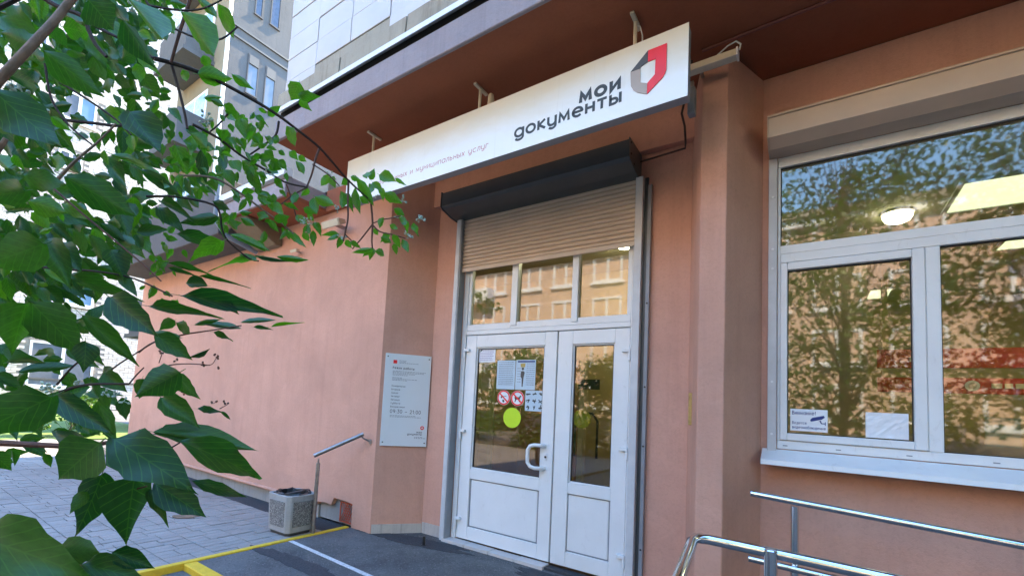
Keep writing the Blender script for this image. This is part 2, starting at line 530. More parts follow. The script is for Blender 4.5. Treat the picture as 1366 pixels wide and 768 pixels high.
def obj(name, mb, mat, parent=None, bevel=0.0, smooth=False, kind=None, label=None, origin=None, recalc=True):
    me = bpy.data.meshes.new(name)
    vs = [Vector(p) for p in mb.v]
    lo = Vector([min(p[i] for p in vs) for i in range(3)])
    hi = Vector([max(p[i] for p in vs) for i in range(3)])
    c = Vector(origin) if origin is not None else Vector(((lo.x + hi.x) / 2, (lo.y + hi.y) / 2, lo.z))
    me.from_pydata([p - c for p in vs], [], mb.f)
    if bevel or recalc:
        bm = bmesh.new()
        bm.from_mesh(me)
        if recalc:
            bmesh.ops.recalc_face_normals(bm, faces=bm.faces)
        if bevel:
            es = [e for e in bm.edges if len(e.link_faces) == 2 and e.calc_face_angle(0) > 0.5]
            bmesh.ops.bevel(bm, geom=es, offset=bevel, segments=1, affect='EDGES', clamp_overlap=True)
        bm.to_mesh(me)
        bm.free()
    if smooth:
        for p in me.polygons:
            p.use_smooth = True
        me.set_sharp_from_angle(angle=math.radians(40))
    me.materials.append(mat)
    o = bpy.data.objects.new(name, me)
    o.location = c
    LOC[o.name] = c
    link(o, parent)
    if kind:
        o['kind'] = kind
    if label:
        o['label'] = label
    return o

def dup(o, d, parent=None, rot=None):
    c = o.copy()
    c.location = o.location + Vector(d)
    COL.objects.link(c)
    if parent is not None:
        c.parent = parent
        c.matrix_parent_inverse = Matrix.Translation(-LOC[parent.name])
    LOC[c.name] = LOC[o.name] + Vector(d)
    return c

def thing(name, label, cat, loc=(0, 0, 0), group=None):
    e = bpy.data.objects.new(name, None)
    e.empty_display_size = 0.2
    e.location = loc
    COL.objects.link(e)
    LOC[e.name] = Vector(loc)
    tag(e, label, cat, group)
    return e

def tag(o, label, cat, group=None):
    o['label'] = label
    o['category'] = cat
    if group:
        o['group'] = group
    return o

def struct(name, mb, mat, **k):
    return obj(name, mb, mat, kind='structure', **k)

# ---- a plain rounded stroke alphabet (x-height 1); every glyph is a list of strokes plus its width
def arc(cx, cy, rx, ry, a0, a1, n=12):
    return [(cx + rx * math.cos(math.radians(a0 + (a1 - a0) * k / n)), cy + ry * math.sin(math.radians(a0 + (a1 - a0) * k / n))) for k in range(n + 1)]
O_ = arc(.45, .5, .45, .5, 90, 450, 20)
SOFT = arc(.34, .29, .26, .29, 90, -90, 8)
GLYPH = {
 'а': ([O_, [(.9, 1), (.9, 0)]], .9), 'б': ([O_, [(.03, .6), (.03, .95), (.18, 1.3), (.45, 1.42), (.8, 1.5)]], .9),
 'в': ([[(0, 0), (0, 1), (.38, 1)] + arc(.38, .77, .24, .23, 90, -90, 7) + [(.02, .53)], [(.38, .53)] + arc(.42, .265, .27, .265, 90, -90, 7) + [(.02, 0)]], .69),
 'г': ([[(0, 0), (0, 1), (.55, 1)]], .55), 'g': ([O_, [(.9, 1), (.9, -.12)] + arc(.48, -.12, .42, .32, 0, -150, 9)], .9),
 'д': ([[(-.05, -.24), (-.05, 0), (.88, 0), (.88, -.24)], [(.08, 0), (.24, .4), (.26, 1), (.74, 1), (.74, 0)]], .83),
 'е': ([[(.04, .52), (.88, .52)] + arc(.46, .5, .44, .5, 5, 305, 18)], .9), 'ж': ([[(.5, 0), (.5, 1)], [(.02, 1), (.45, .5), (0, 0)], [(.98, 1), (.55, .5), (1, 0)]], 1.0),
 'з': ([arc(.28, .76, .27, .24, 150, -90, 9) + arc(.28, .26, .32, .27, 90, -150, 9)], .6), 'и': ([[(0, 1), (0, .02), (.70, .98), (.70, 0)]], .70),
 'й': ([[(0, 1), (0, .02), (.70, .98), (.70, 0)], arc(.35, 1.38, .2, .16, 180, 360, 6)], .70), 'к': ([[(0, 0), (0, 1)], [(.62, 1), (.06, .5), (.66, 0)]], .64),
 'л': ([[(-.02, 0), (.1, .06), (.18, .4), (.2, 1), (.70, 1), (.70, 0)]], .70), 'м': ([[(0, 0), (.06, 1), (.46, .22), (.86, 1), (.92, 0)]], .92),
 'н': ([[(0, 0), (0, 1)], [(.68, 0), (.68, 1)], [(.03, .52), (.65, .52)]], .68), 'о': ([O_], .9), 'п': ([[(0, 0), (0, 1), (.68, 1), (.68, 0)]], .68),
 'р': ([O_, [(0, 1), (0, -.42)]], .9), 'с': ([arc(.45, .5, .44, .5, 48, 312, 16)], .76), 'т': ([[(0, 1), (.72, 1)], [(.36, .96), (.36, 0)]], .72),
 'у': ([[(0, 1), (0, .45)] + arc(.38, .42, .38, .42, 180, 330, 8), [(.76, 1), (.76, -.1)] + arc(.42, -.1, .34, .32, 0, -140, 8)], .76),
 'х': ([[(0, 1), (.66, 0)], [(.66, 1), (0, 0)]], .66), 'ц': ([[(0, 1), (0, 0), (.82, 0), (.82, -.24)], [(.68, 1), (.68, .04)]], .82),
 'ч': ([[(0, 1), (0, .62)] + arc(.26, .62, .26, .24, 180, 270, 5) + [(.58, .4)], [(.62, 1), (.62, 0)]], .62),
 'ш': ([[(0, 1), (0, 0), (.95, 0), (.95, 1)], [(.475, 1), (.475, .04)]], .95), 'ь': ([[(0, 1), (0, 0), (.34, 0)] + SOFT[::-1][1:] + [(.03, .58)]], .62),
 'ы': ([[(0, 1), (0, 0), (.34, 0)] + SOFT[::-1][1:] + [(.03, .58)], [(.86, 1), (.86, 0)]], .86),
 'э': ([arc(.34, .5, .44, .5, 132, -132, 16), [(.15, .5), (.74, .5)]], .8), 'ю': ([[(0, 0), (0, 1)], [(.03, .5), (.28, .5)], arc(.72, .5, .42, .5, 90, 450, 20)], 1.14),
 'я': ([[(.66, 0), (.66, 1), (.3, 1)] + arc(.3, .72, .27, .28, 90, 270, 8) + [(.63, .44)], [(.3, .42), (.0, 0)]], .66),
 '!': ([[(.1, 1.4), (.1, .42)], [(.1, .1), (.1, 0)]], .2), ' ': ([], .42), ':': ([[(.08, .1), (.08, .0)], [(.08, .75), (.08, .85)]], .16), '–': ([[(0, .55), (.9, .55)]], .9),
 '0': ([arc(.4, .7, .4, .7, 90, 450, 20)], .8), '1': ([[(.0, 1.1), (.3, 1.4), (.3, 0)]], .34), '2': ([arc(.38, 1.0, .38, .4, 165, -20, 9) + [(.0, 0), (.8, 0)]], .8),
 '3': ([[(.04, 1.4), (.72, 1.4), (.36, .86)] + arc(.36, .43, .4, .43, 80, -150, 10)], .76), '9': ([arc(.4, .98, .4, .42, 0, 360, 16), [(.8, .98), (.78, .6), (.4, 0)]], .8),
}
def _cap(base, k=1.4):
    st, w_ = GLYPH[base]
    return [[(x * 1.12, y * k) for x, y in q] for q in st], w_ * 1.12
for up, lo in (('П', 'п'), ('В', 'в'), ('С', 'с'), ('Ч', 'ч')):
    GLYPH[up] = _cap(lo)
GLYPH['Р'] = ([[(0, 0), (0, 1.4), (.45, 1.4)] + arc(.45, 1.03, .33, .37, 90, -90, 9) + [(.03, .66)]], .78)

def ribbon(pts, h, y, t, closed):
    """flat pen stroke of half width h with thickness t on the plane y, facing -Y"""
    n = len(pts)
    L, R = [], []
    for i in range(n):
        a = pts[(i - 1) % n] if (i or closed) else pts[0]
        b = pts[i]
        c = pts[(i + 1) % n] if (i < n - 1 or closed) else pts[-1]
        d0 = Vector((b[0] - a[0], b[1] - a[1]))
        d1 = Vector((c[0] - b[0], c[1] - b[1]))
        if d0.length < 1e-9: d0 = d1.copy()
        if d1.length < 1e-9: d1 = d0.copy()
        d0.normalize(); d1.normalize()
        nn = Vector((-d0.y - d1.y, d0.x + d1.x))
        if nn.length < 1e-6: nn = Vector((-d0.y, d0.x))
        nn.normalize()
        k = h / max(.42, nn.dot(Vector((-d0.y, d0.x))))
        e = Vector(b)
        if not closed and i == 0: e = e - d1 * h * .55
        if not closed and i == n - 1: e = e + d0 * h * .55
        L.append((e.x + nn.x * k, e.y + nn.y * k))
        R.append((e.x - nn.x * k, e.y - nn.y * k))
    m = MB()
    vs = [(p[0], y, p[1]) for p in L] + [(p[0], y, p[1]) for p in R] + [(p[0], y + t, p[1]) for p in L] + [(p[0], y + t, p[1]) for p in R]
    fs = []
    for i in range(n if closed else n - 1):
        j = (i + 1) % n
        fs += [(i, n + i, n + j, j), (2 * n + i, 2 * n + j, 3 * n + j, 3 * n + i), (i, j, 2 * n + j, 2 * n + i), (n + i, 3 * n + i, 3 * n + j, n + j)]
    if not closed:
        fs += [(0, 2 * n, 3 * n, n), (n - 1, 2 * n - 1, 4 * n - 1, 3 * n - 1)]
    return m.add(vs, fs)

def text_mb(body, xh, x, y, z, align='LEFT', width=None, pen=.16, gap=.26, shear=0.0, thick=.0004):
    """lettering on a wall that faces -Y: x-height xh, anchor (x, z) on the baseline, y = just in front of the wall"""
    pen_ = pen
    total, out = 0.0, []
    for i, ch in enumerate(body):
        st, w_ = GLYPH[ch]
        out.append((total, st))
        total += w_ + (gap + pen_ if i < len(body) - 1 else 0)
    kx = (width / total) if width else xh
    x0 = {'LEFT': x, 'RIGHT': x - total * kx, 'CENTER': x - total * kx / 2}[align]
    m = MB()
    for (u, st) in out:
        for k, q in enumerate(st):
            closed = len(q) > 8 and math.hypot(q[0][0] - q[-1][0], q[0][1] - q[-1][1]) < 1e-6
            pts = [(x0 + (u + a + shear * b) * kx, z + b * xh) for a, b in (q[:-1] if closed else q)]
            r = ribbon(pts, pen_ * .5 * xh, y - thick - .00006 * k, thick, closed)
            m.add(r.v, r.f)
    return m

def join(mbs):
    m = MB()
    for q in mbs:
        m.add(q.v, q.f)
    return m

def transform(mb, mat):
    mb.v = [tuple(mat @ Vector(p)) for p in mb.v]
    return mb

def hit(px, py, p0, n):
    """where the sight line through photo pixel (px, py) meets the plane through p0 with normal n"""
    d, e = ray(px, py), Vector((0, 0, EYE))
    return e + d * ((Vector(p0) - e).dot(Vector(n)) / d.dot(Vector(n)))

# ------------------------------------------------------------------ ground
struct('ground', MB().box(-160, 160, -160, 160, -0.4, -0.065), M_ASPH)
struct('street', MB().box(-150, 150, -21, -5.5, -0.064, -0.055), plain('pale_street_concrete', (0.17, 0.15, 0.12), .85, var=.15, nscale=1.5, bmp=.3))
struct('far_yard', MB().box(-29.9, -14.7, 6.6, 30, -0.064, -0.05), M_ASPH)
g = MB().box(-3.963, 6, 1.90, 3.955, -0.06, 0.0)
struct('landing', g, M_ASPH)
struct('lower_apron', MB().box(-3.963, 6, -3.5, 1.795, -0.06, -0.045), M_ASPH)

def blob(cx, cy, rx, ry, rot, seed, n=90, jag=0.24):
    r = random.Random(seed)
    ph = [r.uniform(0, 6.28) for _ in range(5)]
    out = []
    for k in range(n):
        a = 2 * math.pi * k / n
        q = 1 + jag * (math.sin(2 * a + ph[0]) * 0.5 + math.sin(3 * a + ph[1]) * 0.4 + math.sin(5 * a + ph[2]) * 0.35 + 0.2 * math.sin(9 * a + ph[3]) + 0.15 * math.sin(17 * a + ph[4]) + r.uniform(-0.32, 0.32))
        x, y = rx * q * math.cos(a), ry * q * math.sin(a)
        out.append((cx + x * math.cos(rot) - y * math.sin(rot), cy + x * math.sin(rot) + y * math.cos(rot)))
    return out
struct('dark_asphalt_patch', MB().prism(blob(-3.42, 2.45, 0.52, 0.10, 0.02, 3), 'z', 0.0005, 0.004), M_DAMP)
struct('dark_asphalt_patch', MB().prism(blob(-3.15, 3.66, 0.62, 0.12, 0.25, 5), 'z', 0.0005, 0.004), M_DAMP)
struct('dark_asphalt_patch', MB().prism(blob(-1.5, 3.72, 0.55, 0.13, 0.0, 9), 'z', 0.0005, 0.004), M_DAMP)
struct('painted_line', MB().prism([(-3.955, 2.738), (-3.945, 2.782), (-1.2, 2.625), (-1.2, 2.58)], 'z', 0.0008, 0.0045), M_WPAINT)
struct('painted_line', MB().prism([(-3.95, 1.50), (-3.95, 1.53), (-2.2, 1.44), (-2.2, 1.41)], 'z', -0.0445, -0.0415), M_WPAINT)
struct('yellow_edging', MB().box(-4.018, -3.964, -1.5, 3.485, -0.06, 0.012), M_YELLOW, bevel=0.004)
struct('yellow_step_edge', MB().box(-3.963, -1.0, 1.796, 1.899, -0.06, 0.006), M_YELLOW, bevel=0.006)

# interlocking pavers beside the landing: the nearest ones singly, the rest joined
pave = thing('pavement', 'grey block pavement with dark joints running along the pink wall', 'pavement', (-6, 1.5, 0))
pave['kind'] = 'structure'
obj('bedding', MB().box(-14.5, -4.02, -6.0, 3.55, -0.062, -0.018), M_DAMP, pave)
PX, PY, STEP, GAP = 0.0905, 0.1845, 0.026, 0.0035
rng = random.Random(11)
def paver_mb(k):
    """k 0: long block, 1: short block; the stepped edge between two rows makes them interlock"""
    d = PY / 2 + (STEP / 2 if k == 0 else -STEP / 2)
    return MB().box(-PX / 2 + GAP, PX / 2 - GAP, -d + GAP, d - GAP, -0.05, 0.0)
pvs = []
row = 0
y = 2.097                       # a straight joint; rows are laid in pairs on either side of it
while y > 2.097 - 22 * 2 * PY:
    y -= 2 * PY
for pair in range(29):
    y0 = y + pair * 2 * PY
    if y0 + 2 * PY > 3.53:
        break
    x = -4.023 - PX / 2
    i = pair % 2
    while x > -14.4:
        longer = (i // 2) % 2
        for side in (0, 1):
            k = 0 if (longer == side) else 1
            L = PY + (STEP if k == 0 else -STEP)
            yc = y0 + L / 2 if side == 0 else y0 + 2 * PY - L / 2
            pvs.append((x, yc, k))
        x -= PX
        i += 1
def seen_size(q):
    return (q[0]) ** 2 + (q[1]) ** 2
vis = [q for q in pvs if 1.0 < q[1] < 3.3]
vis.sort(key=seen_size)
single = set(vis[:290])
variants = []
for k in range(2):
    o = obj('paver', paver_mb(k), M_PAVER, pave, bevel=0.0035, origin=(0, 0, 0))
    variants.append(o)
first = [True] * 2
rest = MB()
for q in pvs:
    zz = rng.uniform(-0.003, 0.003)
    k = q[2]
    if q in single:
        o = variants[k]
        if not first[k]:
            o = variants[k].copy()
            COL.objects.link(o)
        first[k] = False
        o.location = (q[0], q[1], zz)
        o.rotation_euler = (rng.uniform(-.005, .005), rng.uniform(-.005, .005), rng.uniform(-.008, .008))
    else:
        d = PY / 2 + (STEP / 2 if k == 0 else -STEP / 2) - GAP
        x0, x1, y0, y1 = q[0] - PX / 2 + GAP, q[0] + PX / 2 - GAP, q[1] - d, q[1] + d
        rest.add([(x0, y0, -.018), (x1, y0, -.018), (x1, y1, -.018), (x0, y1, -.018), (x0, y0, zz), (x1, y0, zz), (x1, y1, zz), (x0, y1, zz)],
                 [(4, 5, 6, 7), (0, 1, 5, 4), (1, 2, 6, 5), (2, 3, 7, 6), (3, 0, 4, 7)])
obj('paver_field', rest, M_PAVER, pave, kind='stuff')
M_COVER = plain('rusty_cover', (0.20, 0.13, 0.085), 0.8, var=0.35, nscale=30, bmp=0.5)
tag(obj('utility_cover', MB().prism(blob(-5.42, 2.43, 0.14, 0.085, 0.9, 2, 30, 0.1), 'z', 0.004, 0.009), M_COVER),
    'small rusty brown cover plate set in the grey block pavement', 'cover')

# ------------------------------------------------------------------ the building
bl = thing('public_building', 'pink and orange plastered public building with a brown soffit over its recessed entrance', 'building', (-2, 3.5, 0))
# left wall with the ragged niche by the ground
obj('wall', MB().prism([(-10.6, .14), (-4.57, .14), (-4.56, .172), (-4.42, .185), (-4.31, .178), (-4.285, .225), (-4.27, .262), (-4.08, .258), (-3.945, .245), (-3.935, .01), (-3.646, -.02), (-3.646, 3.925), (-10.6, 3.925)], 'y', 3.5, 3.75), M_WALL, bl, bevel=0.006)
obj('wall', MB().box(-3.80, -3.6462, 3.496, 3.53, 0.0, 3.655), M_WALL, bl, bevel=0.004)
obj('wall_base', MB().box(-10.6, -4.572, 3.535, 3.7, -0.06, 0.139), M_PLINTH, bl)
obj('wall_base', MB().box(-4.558, -3.937, 3.556, 3.6, 0.0, 0.3), M_PLINTH, bl)
obj('base_moulding', MB().tube([(-10.6, 3.497, 0.165), (-4.6, 3.497, 0.165)], 0.022, 8), M_WALL, bl, smooth=True)
# recess: splayed cheek, back wall, beam
A0, B0 = Vector((-3.6462, 3.502, 0)), Vector((-3.335, 3.952, 0))
SU = (B0 - A0).normalized()
SN = Vector((SU.y, -SU.x, 0))
obj('entrance_reveal', MB().prism([(A0.x, A0.y), (B0.x, B0.y), (-3.335, 4.2), (-3.95, 4.2), (-3.95, 3.502)], 'z', -0.02, 3.925), M_WALL, bl)
obj('back_wall', MB().box(-3.334, -3.035, 3.953, 4.2, -0.02, 3.925), M_WALL, bl)
obj('back_wall', MB().box(-1.10, -0.752, 3.953, 4.2, -0.02, 3.925), M_WALL, bl)
obj('back_wall', MB().box(-3.034, -1.101, 3.953, 4.2, 3.38, 3.925), M_WALL, bl)
obj('entrance_beam', MB().box(-3.40, -0.70, 3.885, 3.952, 3.585, 3.927), M_WALL, bl, bevel=0.004)
q0, q1 = A0 + SN * 0.011 + SU * 0.006, B0 + SN * 0.011 - SU * 0.004
obj('skirting', MB().prism([(q0.x, q0.y), (q1.x, q1.y), (q1.x - SN.x * .01, q1.y - SN.y * .01), (q0.x - SN.x * .01, q0.y - SN.y * .01)], 'z', 0.0, 0.096), M_CREAMB, bl)
obj('skirting', MB().box(-3.325, -3.032, 3.944, 3.9525, 0.0, 0.115), M_CREAMB, bl)
obj('skirting', MB().box(-1.045, -0.76, 3.944, 3.9525, 0.0, 0.10), M_CREAMB, bl)
# pillar with splayed cheeks
obj('pillar', MB().prism([(-0.612, 3.5), (-0.456, 3.5), (-0.286, 3.962), (-0.286, 4.2), (-0.7515, 4.2), (-0.7515, 3.95)], 'z', -0.02, 3.926), M_WALL, bl, bevel=0.005)
obj('window_wall', MB().box(-0.2855, 6.0, 3.963, 4.2, -0.02, 1.212), M_WALL, bl)
obj('window_wall', MB().box(-0.2855, 6.0, 3.963, 4.2, 3.30, 3.925), M_WALL, bl)
obj('window_wall', MB().box(-0.2855, -0.2, 3.9632, 4.2, 1.213, 3.299), M_WALL, bl)
obj('window_wall', MB().box(2.42, 6.0, 3.9632, 4.2, 1.213, 3.299), M_WALL, bl)
obj('side_wall', MB().box(6.001, 6.2, 2.6, 10.2, -0.06, 3.99), M_WALL, bl)
obj('rear_wall', MB().box(-10.6, 6.0, 10.0, 10.2, -0.06, 3.99), M_WALL, bl)
obj('side_wall', MB().box(-10.6, -10.4, 3.751, 9.999, -0.06, 3.925), M_WALL, bl)
obj('low_roof', MB().box(-10.65, -4.76, 3.45, 10.1, 3.93, 4.06), M_CONC, bl)
# main canopy
CX0 = -4.30
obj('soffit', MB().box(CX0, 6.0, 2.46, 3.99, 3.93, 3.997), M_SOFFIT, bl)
obj('fascia', MB().box(CX0 - .01, 6.0, 2.425, 2.459, 3.922, 4.14), M_STUCCO, bl, bevel=0.006)
obj('dark_joint', MB().box(CX0, 6.0, 2.47, 2.53, 3.998, 4.245), M_DARK, bl)
obj('drip_flashing', MB().prism([(2.40, 4.197), (2.405, 4.247), (2.47, 4.262), (2.47, 4.25), (2.412, 4.238), (2.408, 4.197)], 'x', CX0 - .02, 6.0), M_FOAMPIPE, bl)
x = CX0 - .015
k = 0
for w in (0.98, 0.81, 1.22, 1.6, 2.0, 2.0, 2.1):
    obj('slab_edge', MB().prism([(2.428, 4.263), (2.432 + .004 * (k % 2), 4.425), (2.52, 4.44), (2.52, 4.263)], 'x', x + .007, x + w - .007), M_CONC, bl, bevel=0.004)
    x += w
    k += 1
obj('upper_storeys', MB().box(-4.285, 13.0, 2.535, 14.0, 4.0, 15.0), M_TILE, bl)
obj('ledge', MB().prism([(2.49, 4.441), (2.505, 4.585), (2.534, 4.585), (2.534, 4.441)], 'x', -4.27, 6.0), M_CONC, bl)
cols = [-4.30, -3.805, -3.295, -2.79, -2.285, -1.78, -1.275, -0.77]
tile0 = obj('tile', MB().box(-0.248, 0.248, 2.5, 2.534, 0.0, 0.234), M_TILE, bl, bevel=0.003, origin=(0, 2.5, 0))
tile1 = obj('tile', MB().box(-0.248, 0.248, 2.5, 2.534, 0.0, 0.142), M_TILE, bl, bevel=0.003, origin=(0, 2.5, 0))
n0 = n1 = 0
for i in range(7):
    cxm = (cols[i] + cols[i + 1]) / 2
    for j in range(5):
        o = tile0 if n0 == 0 else dup(tile0, (0, 0, 0), bl)
        n0 += 1
        o.location = (cxm, 2.5 + rng.uniform(-.004, .004), 4.592 + j * 0.24)
        o.scale.x = (cols[i + 1] - cols[i] - .008) / 0.496
    if i in (0, 3, 4, 5, 6):
        o = tile1 if n1 == 0 else dup(tile1, (0, 0, 0), bl)
        n1 += 1
        o.location = (cxm, 2.492 + rng.uniform(-.004, .004), 4.446)
        o.scale.x = (cols[i + 1] - cols[i] - .008) / 0.496
# lower second canopy further along the wall, its console and the grey parapet
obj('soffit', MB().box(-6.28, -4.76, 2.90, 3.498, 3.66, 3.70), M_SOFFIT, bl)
obj('fascia', MB().box(-6.29, -4.76, 2.865, 2.899, 3.652, 3.845), M_STUCCO, bl, bevel=0.005)
obj('dark_joint', MB().box(-6.28, -4.78, 2.91, 3.44, 3.702, 3.90), M_STUCCO, bl)
obj('drip_flashing', MB().prism([(2.84, 3.895), (2.845, 3.985), (2.95, 4.0), (2.95, 3.90)], 'x', -6.30, -4.765), M_FOAMPIPE, bl)
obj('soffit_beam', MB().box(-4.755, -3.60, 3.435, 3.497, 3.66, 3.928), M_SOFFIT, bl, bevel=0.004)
obj('console', MB().prism([(2.93, 3.655), (3.498, 3.655), (3.498, 3.40), (3.40, 3.40)], 'x', -6.27, -5.75), M_TANWALL, bl, bevel=0.01)
obj('parapet', MB().box(-10.5, -6.36, 2.90, 3.496, 3.50, 4.30), M_GREYWALL, bl, bevel=0.01)
obj('downpipe', MB().tube([(-6.33, 2.84, 4.4), (-6.33, 2.84, 3.66), (-6.33, 3.0, 3.5), (-6.33, 3.46, 3.4)], 0.035, 10), M_DOWN, bl, smooth=True)
# vent grille in the niche
vg = MB()
vg.box(-4.205, -3.945, 3.545, 3.552, 0.015, 0.03).box(-4.205, -3.945, 3.545, 3.552, 0.222, 0.236)
vg.box(-4.205, -4.19, 3.545, 3.552, 0.015, 0.236).box(-3.96, -3.945, 3.545, 3.552, 0.015, 0.236)
for k in range(-4, 10):
    a = (-4.2 + k * 0.032)
    for sgn in (1, -1):
        p, q = Vector((a, 3.548, 0.02)), Vector((a + sgn * 0.12, 3.548, 0.23))
        if -4.205 < p.x < -3.945 and -4.205 < q.x < -3.945:
            vg.tube([p, q], 0.0055, 4)
M_ORNG = plain('orange_red_grille_paint', (0.50, 0.10, 0.055), 0.6)
obj('vent_grille', vg, M_ORNG, bl)
# threshold tiles
t0 = obj('threshold_tile', MB().box(-0.139, 0.139, 3.868, 3.998, -0.02, 0.028), M_TILE, bl, bevel=0.003, origin=(0, 3.93, 0))
for k in range(4):
    o = t0 if k == 0 else dup(t0, (0, 0, 0), bl)
    o.location = (-2.855 + k * 0.284, 3.93, rng.uniform(-.002, .002))
obj('threshold', MB().box(-1.86, -1.16, 3.90, 4.0, -0.02, 0.02), M_DAMP, bl)

# ------------------------------------------------------------------ entrance door (frame, two leaves, three transom panes)
fr = MB()
fr.box(-2.962, -2.906, 3.985, 4.06, 0.03, 3.36).box(-1.206, -1.15, 3.985, 4.06, 0.03, 3.36)
fr.box(-2.9058, -1.2062, 3.987, 4.06, 2.128, 2.172)
df = obj('door_frame', fr, M_PVC, bl, bevel=0.004)
tf = MB()
tf.box(-2.905, -1.2065, 3.992, 4.05, 2.1735, 2.238).box(-2.905, -2.868, 3.994, 4.05, 2.2385, 3.36).box(-1.243, -1.2065, 3.994, 4.05, 2.2385, 3.36)
for a, b in ((-2.376, -2.306), (-1.738, -1.678)):
    tf.box(a, b, 3.98, 4.05, 2.2, 3.36)
obj('transom_frame', tf, M_PVC, bl, bevel=0.004)
for a, b in ((-2.867, -2.377), (-2.305, -1.739), (-1.677, -1.244)):
    obj('transom_pane', MB().box(a, b, 4.022, 4.028, 2.239, 3.359), M_GLASS, bl)

def door_leaf(x0, x1, gx0, gx1, gz0, gz1, px0, px1, pz0, pz1, hinge_x, hinge_zs, hs, name_label=None):
    d = MB()
    d.box(x0, gx0, 3.99, 4.055, 0.042, 2.120).box(gx1, x1, 3.99, 4.055, 0.042, 2.120)
    d.box(gx0 + .0003, gx1 - .0003, 3.9903, 4.055, gz1, 2.1197).box(gx0 + .0003, gx1 - .0003, 3.9903, 4.055, pz1, gz0).box(gx0 + .0003, gx1 - .0003, 3.9903, 4.055, 0.0423, pz0)
    o = obj('door', d, M_PVC, bl, bevel=0.003, label=name_label)
    def bead(a, b, c, e, w=0.014):
        m = MB()
        m.prism([(a, 0), (a + w, 0), (a + w, 1), (a, 1)], 'y', 0, 1)
        m = MB()
        for (p, q) in (((a, c), (a + w, e)), ((b - w, c), (b, e)), ((a + w, c), (b - w, c + w)), ((a + w, e - w), (b - w, e))):
            m.box(p[0], q[0], 4.003, 4.03, p[1], q[1])
        return m
    obj('glazing_bead', bead(gx0, gx1, gz0, gz1), M_PVC, o, bevel=0.005)
    gs = MB()
    w, e = 0.014, 0.006
    for (a, b, c, f) in ((gx0 + w, gx0 + w + e, gz0 + w, gz1 - w), (gx1 - w - e, gx1 - w, gz0 + w, gz1 - w), (gx0 + w + e, gx1 - w - e, gz0 + w, gz0 + w + e), (gx0 + w + e, gx1 - w - e, gz1 - w - e, gz1 - w)):
        gs.box(a, b, 4.012, 4.03, c, f)
    obj('gasket', gs, M_PVCG, o)
    obj('glass_pane', MB().box(gx0 + .004, gx1 - .004, 4.022, 4.028, gz0 + .004, gz1 - .004), M_GLASS, o)
    obj('panel', MB().box(px0 + .012, px1 - .012, 4.006, 4.03, pz0 + .012, pz1 - .012), M_PVC, o, bevel=0.006)
    pb = MB()
    pb.box(px0 - .004, px1 + .004, 4.012, 4.035, pz0 - .004, pz1 + .004)
    obj('panel_gasket', pb, M_RAILD, o)
    for hz in hinge_zs:
        h = MB().box(hinge_x - .022 * (hs < 0) - .05 * (hs > 0) * 0, hinge_x + .06 * hs, 3.965, 3.99, hz, hz + .03) if False else MB()
        h.box(min(hinge_x, hinge_x + hs * .062), max(hinge_x, hinge_x + hs * .062), 3.958, 3.989, hz + .022, hz + .05)
        h.tube([(hinge_x, 3.972, hz - .05), (hinge_x, 3.972, hz + .052)], 0.0135, 10)
        obj('hinge', h, M_PVC, o, bevel=0.003)
    return o
dl = door_leaf(-2.898, -1.8655, -2.768, -1.986, .752, 1.994, -2.766, -1.993, .168, .650, -2.905, (1.93, 1.09, 0.20), 1)
dr = door_leaf(-1.8515, -1.2085, -1.712, -1.332, .764, 1.997, -1.720, -1.336, .170, .670, -1.204, (1.89, 1.07, 0.21), -1)
obj('handle', MB().tube([(-1.945, 3.99, 1.062), (-1.965, 3.94, 1.064), (-2.02, 3.925, 1.064), (-2.062, 3.925, 1.052), (-2.084, 3.925, 1.015), (-2.086, 3.925, .955), (-2.082, 3.925, .90), (-2.055, 3.925, .866), (-2.01, 3.925, .856), (-1.965, 3.94, .858), (-1.945, 3.99, .86)], 0.0175, 10), M_PVC, dl, smooth=True)
obj('lock_plate', MB().box(-1.948, -1.918, 3.983, 3.99, 0.93, 1.0), M_PVC, dl, bevel=0.003)
obj('keyhole', MB().disc((-1.933, 0.962), 0.011, 3.980, 3.984, 12), M_BLACK, dl)

# ------------------------------------------------------------------ window beside the pillar
w = MB()
WY0, WY1 = 3.962, 4.03
w.box(-0.194, 2.06, WY0, WY1, 1.222, 1.280).box(-0.194, 2.06, WY0, WY1, 3.222, 3.296)
w.box(-0.194, -0.178, WY0 + .0005, WY1, 1.2805, 3.2215).box(1.99, 2.06, WY0 + .0005, WY1, 1.2805, 3.2215)
w.box(-0.1775, 1.9895, WY0 + .001, WY1, 2.585, 2.645).box(-0.1775, 1.9895, WY0 - .004, WY1, 2.520, 2.583)
w.box(0.546, 0.611, WY0 - .002, WY1, 1.2805, 2.5195)
wd = obj('window', w, M_PVC, bl, bevel=0.003)
s = MB()
s.box(-0.1765, -0.137, 3.948, 4.02, 1.284, 2.516).box(0.487, 0.5445, 3.948, 4.02, 1.284, 2.516)
s.box(-0.1367, 0.4867, 3.9485, 4.02, 1.2843, 1.332).box(-0.1367, 0.4867, 3.9485, 4.02, 2.464, 2.5157)
sash = obj('sash', s, M_PVC, wd, bevel=0.004)
for (a, b, c, e) in ((-0.138, 0.488, 1.331, 2.465), (0.6105, 1.991, 1.2795, 2.5205), (-0.179, 1.991, 2.6445, 3.2225)):
    obj('pane', MB().box(a, b, 3.992, 3.998, c, e), M_GLASS, wd)
    gk = MB()
    t = 0.0055
    gk.box(a + .001, a + .001 + t, 3.984, 3.9915, c + t, e - t).box(b - t - .001, b - .001, 3.984, 3.9915, c + t, e - t).box(a + .001, b - .001, 3.984, 3.9915, c + .001, c + t).box(a + .001, b - .001, 3.984, 3.9915, e - t - .004, e - .001)
    obj('gasket', gk, M_PVCG, wd)
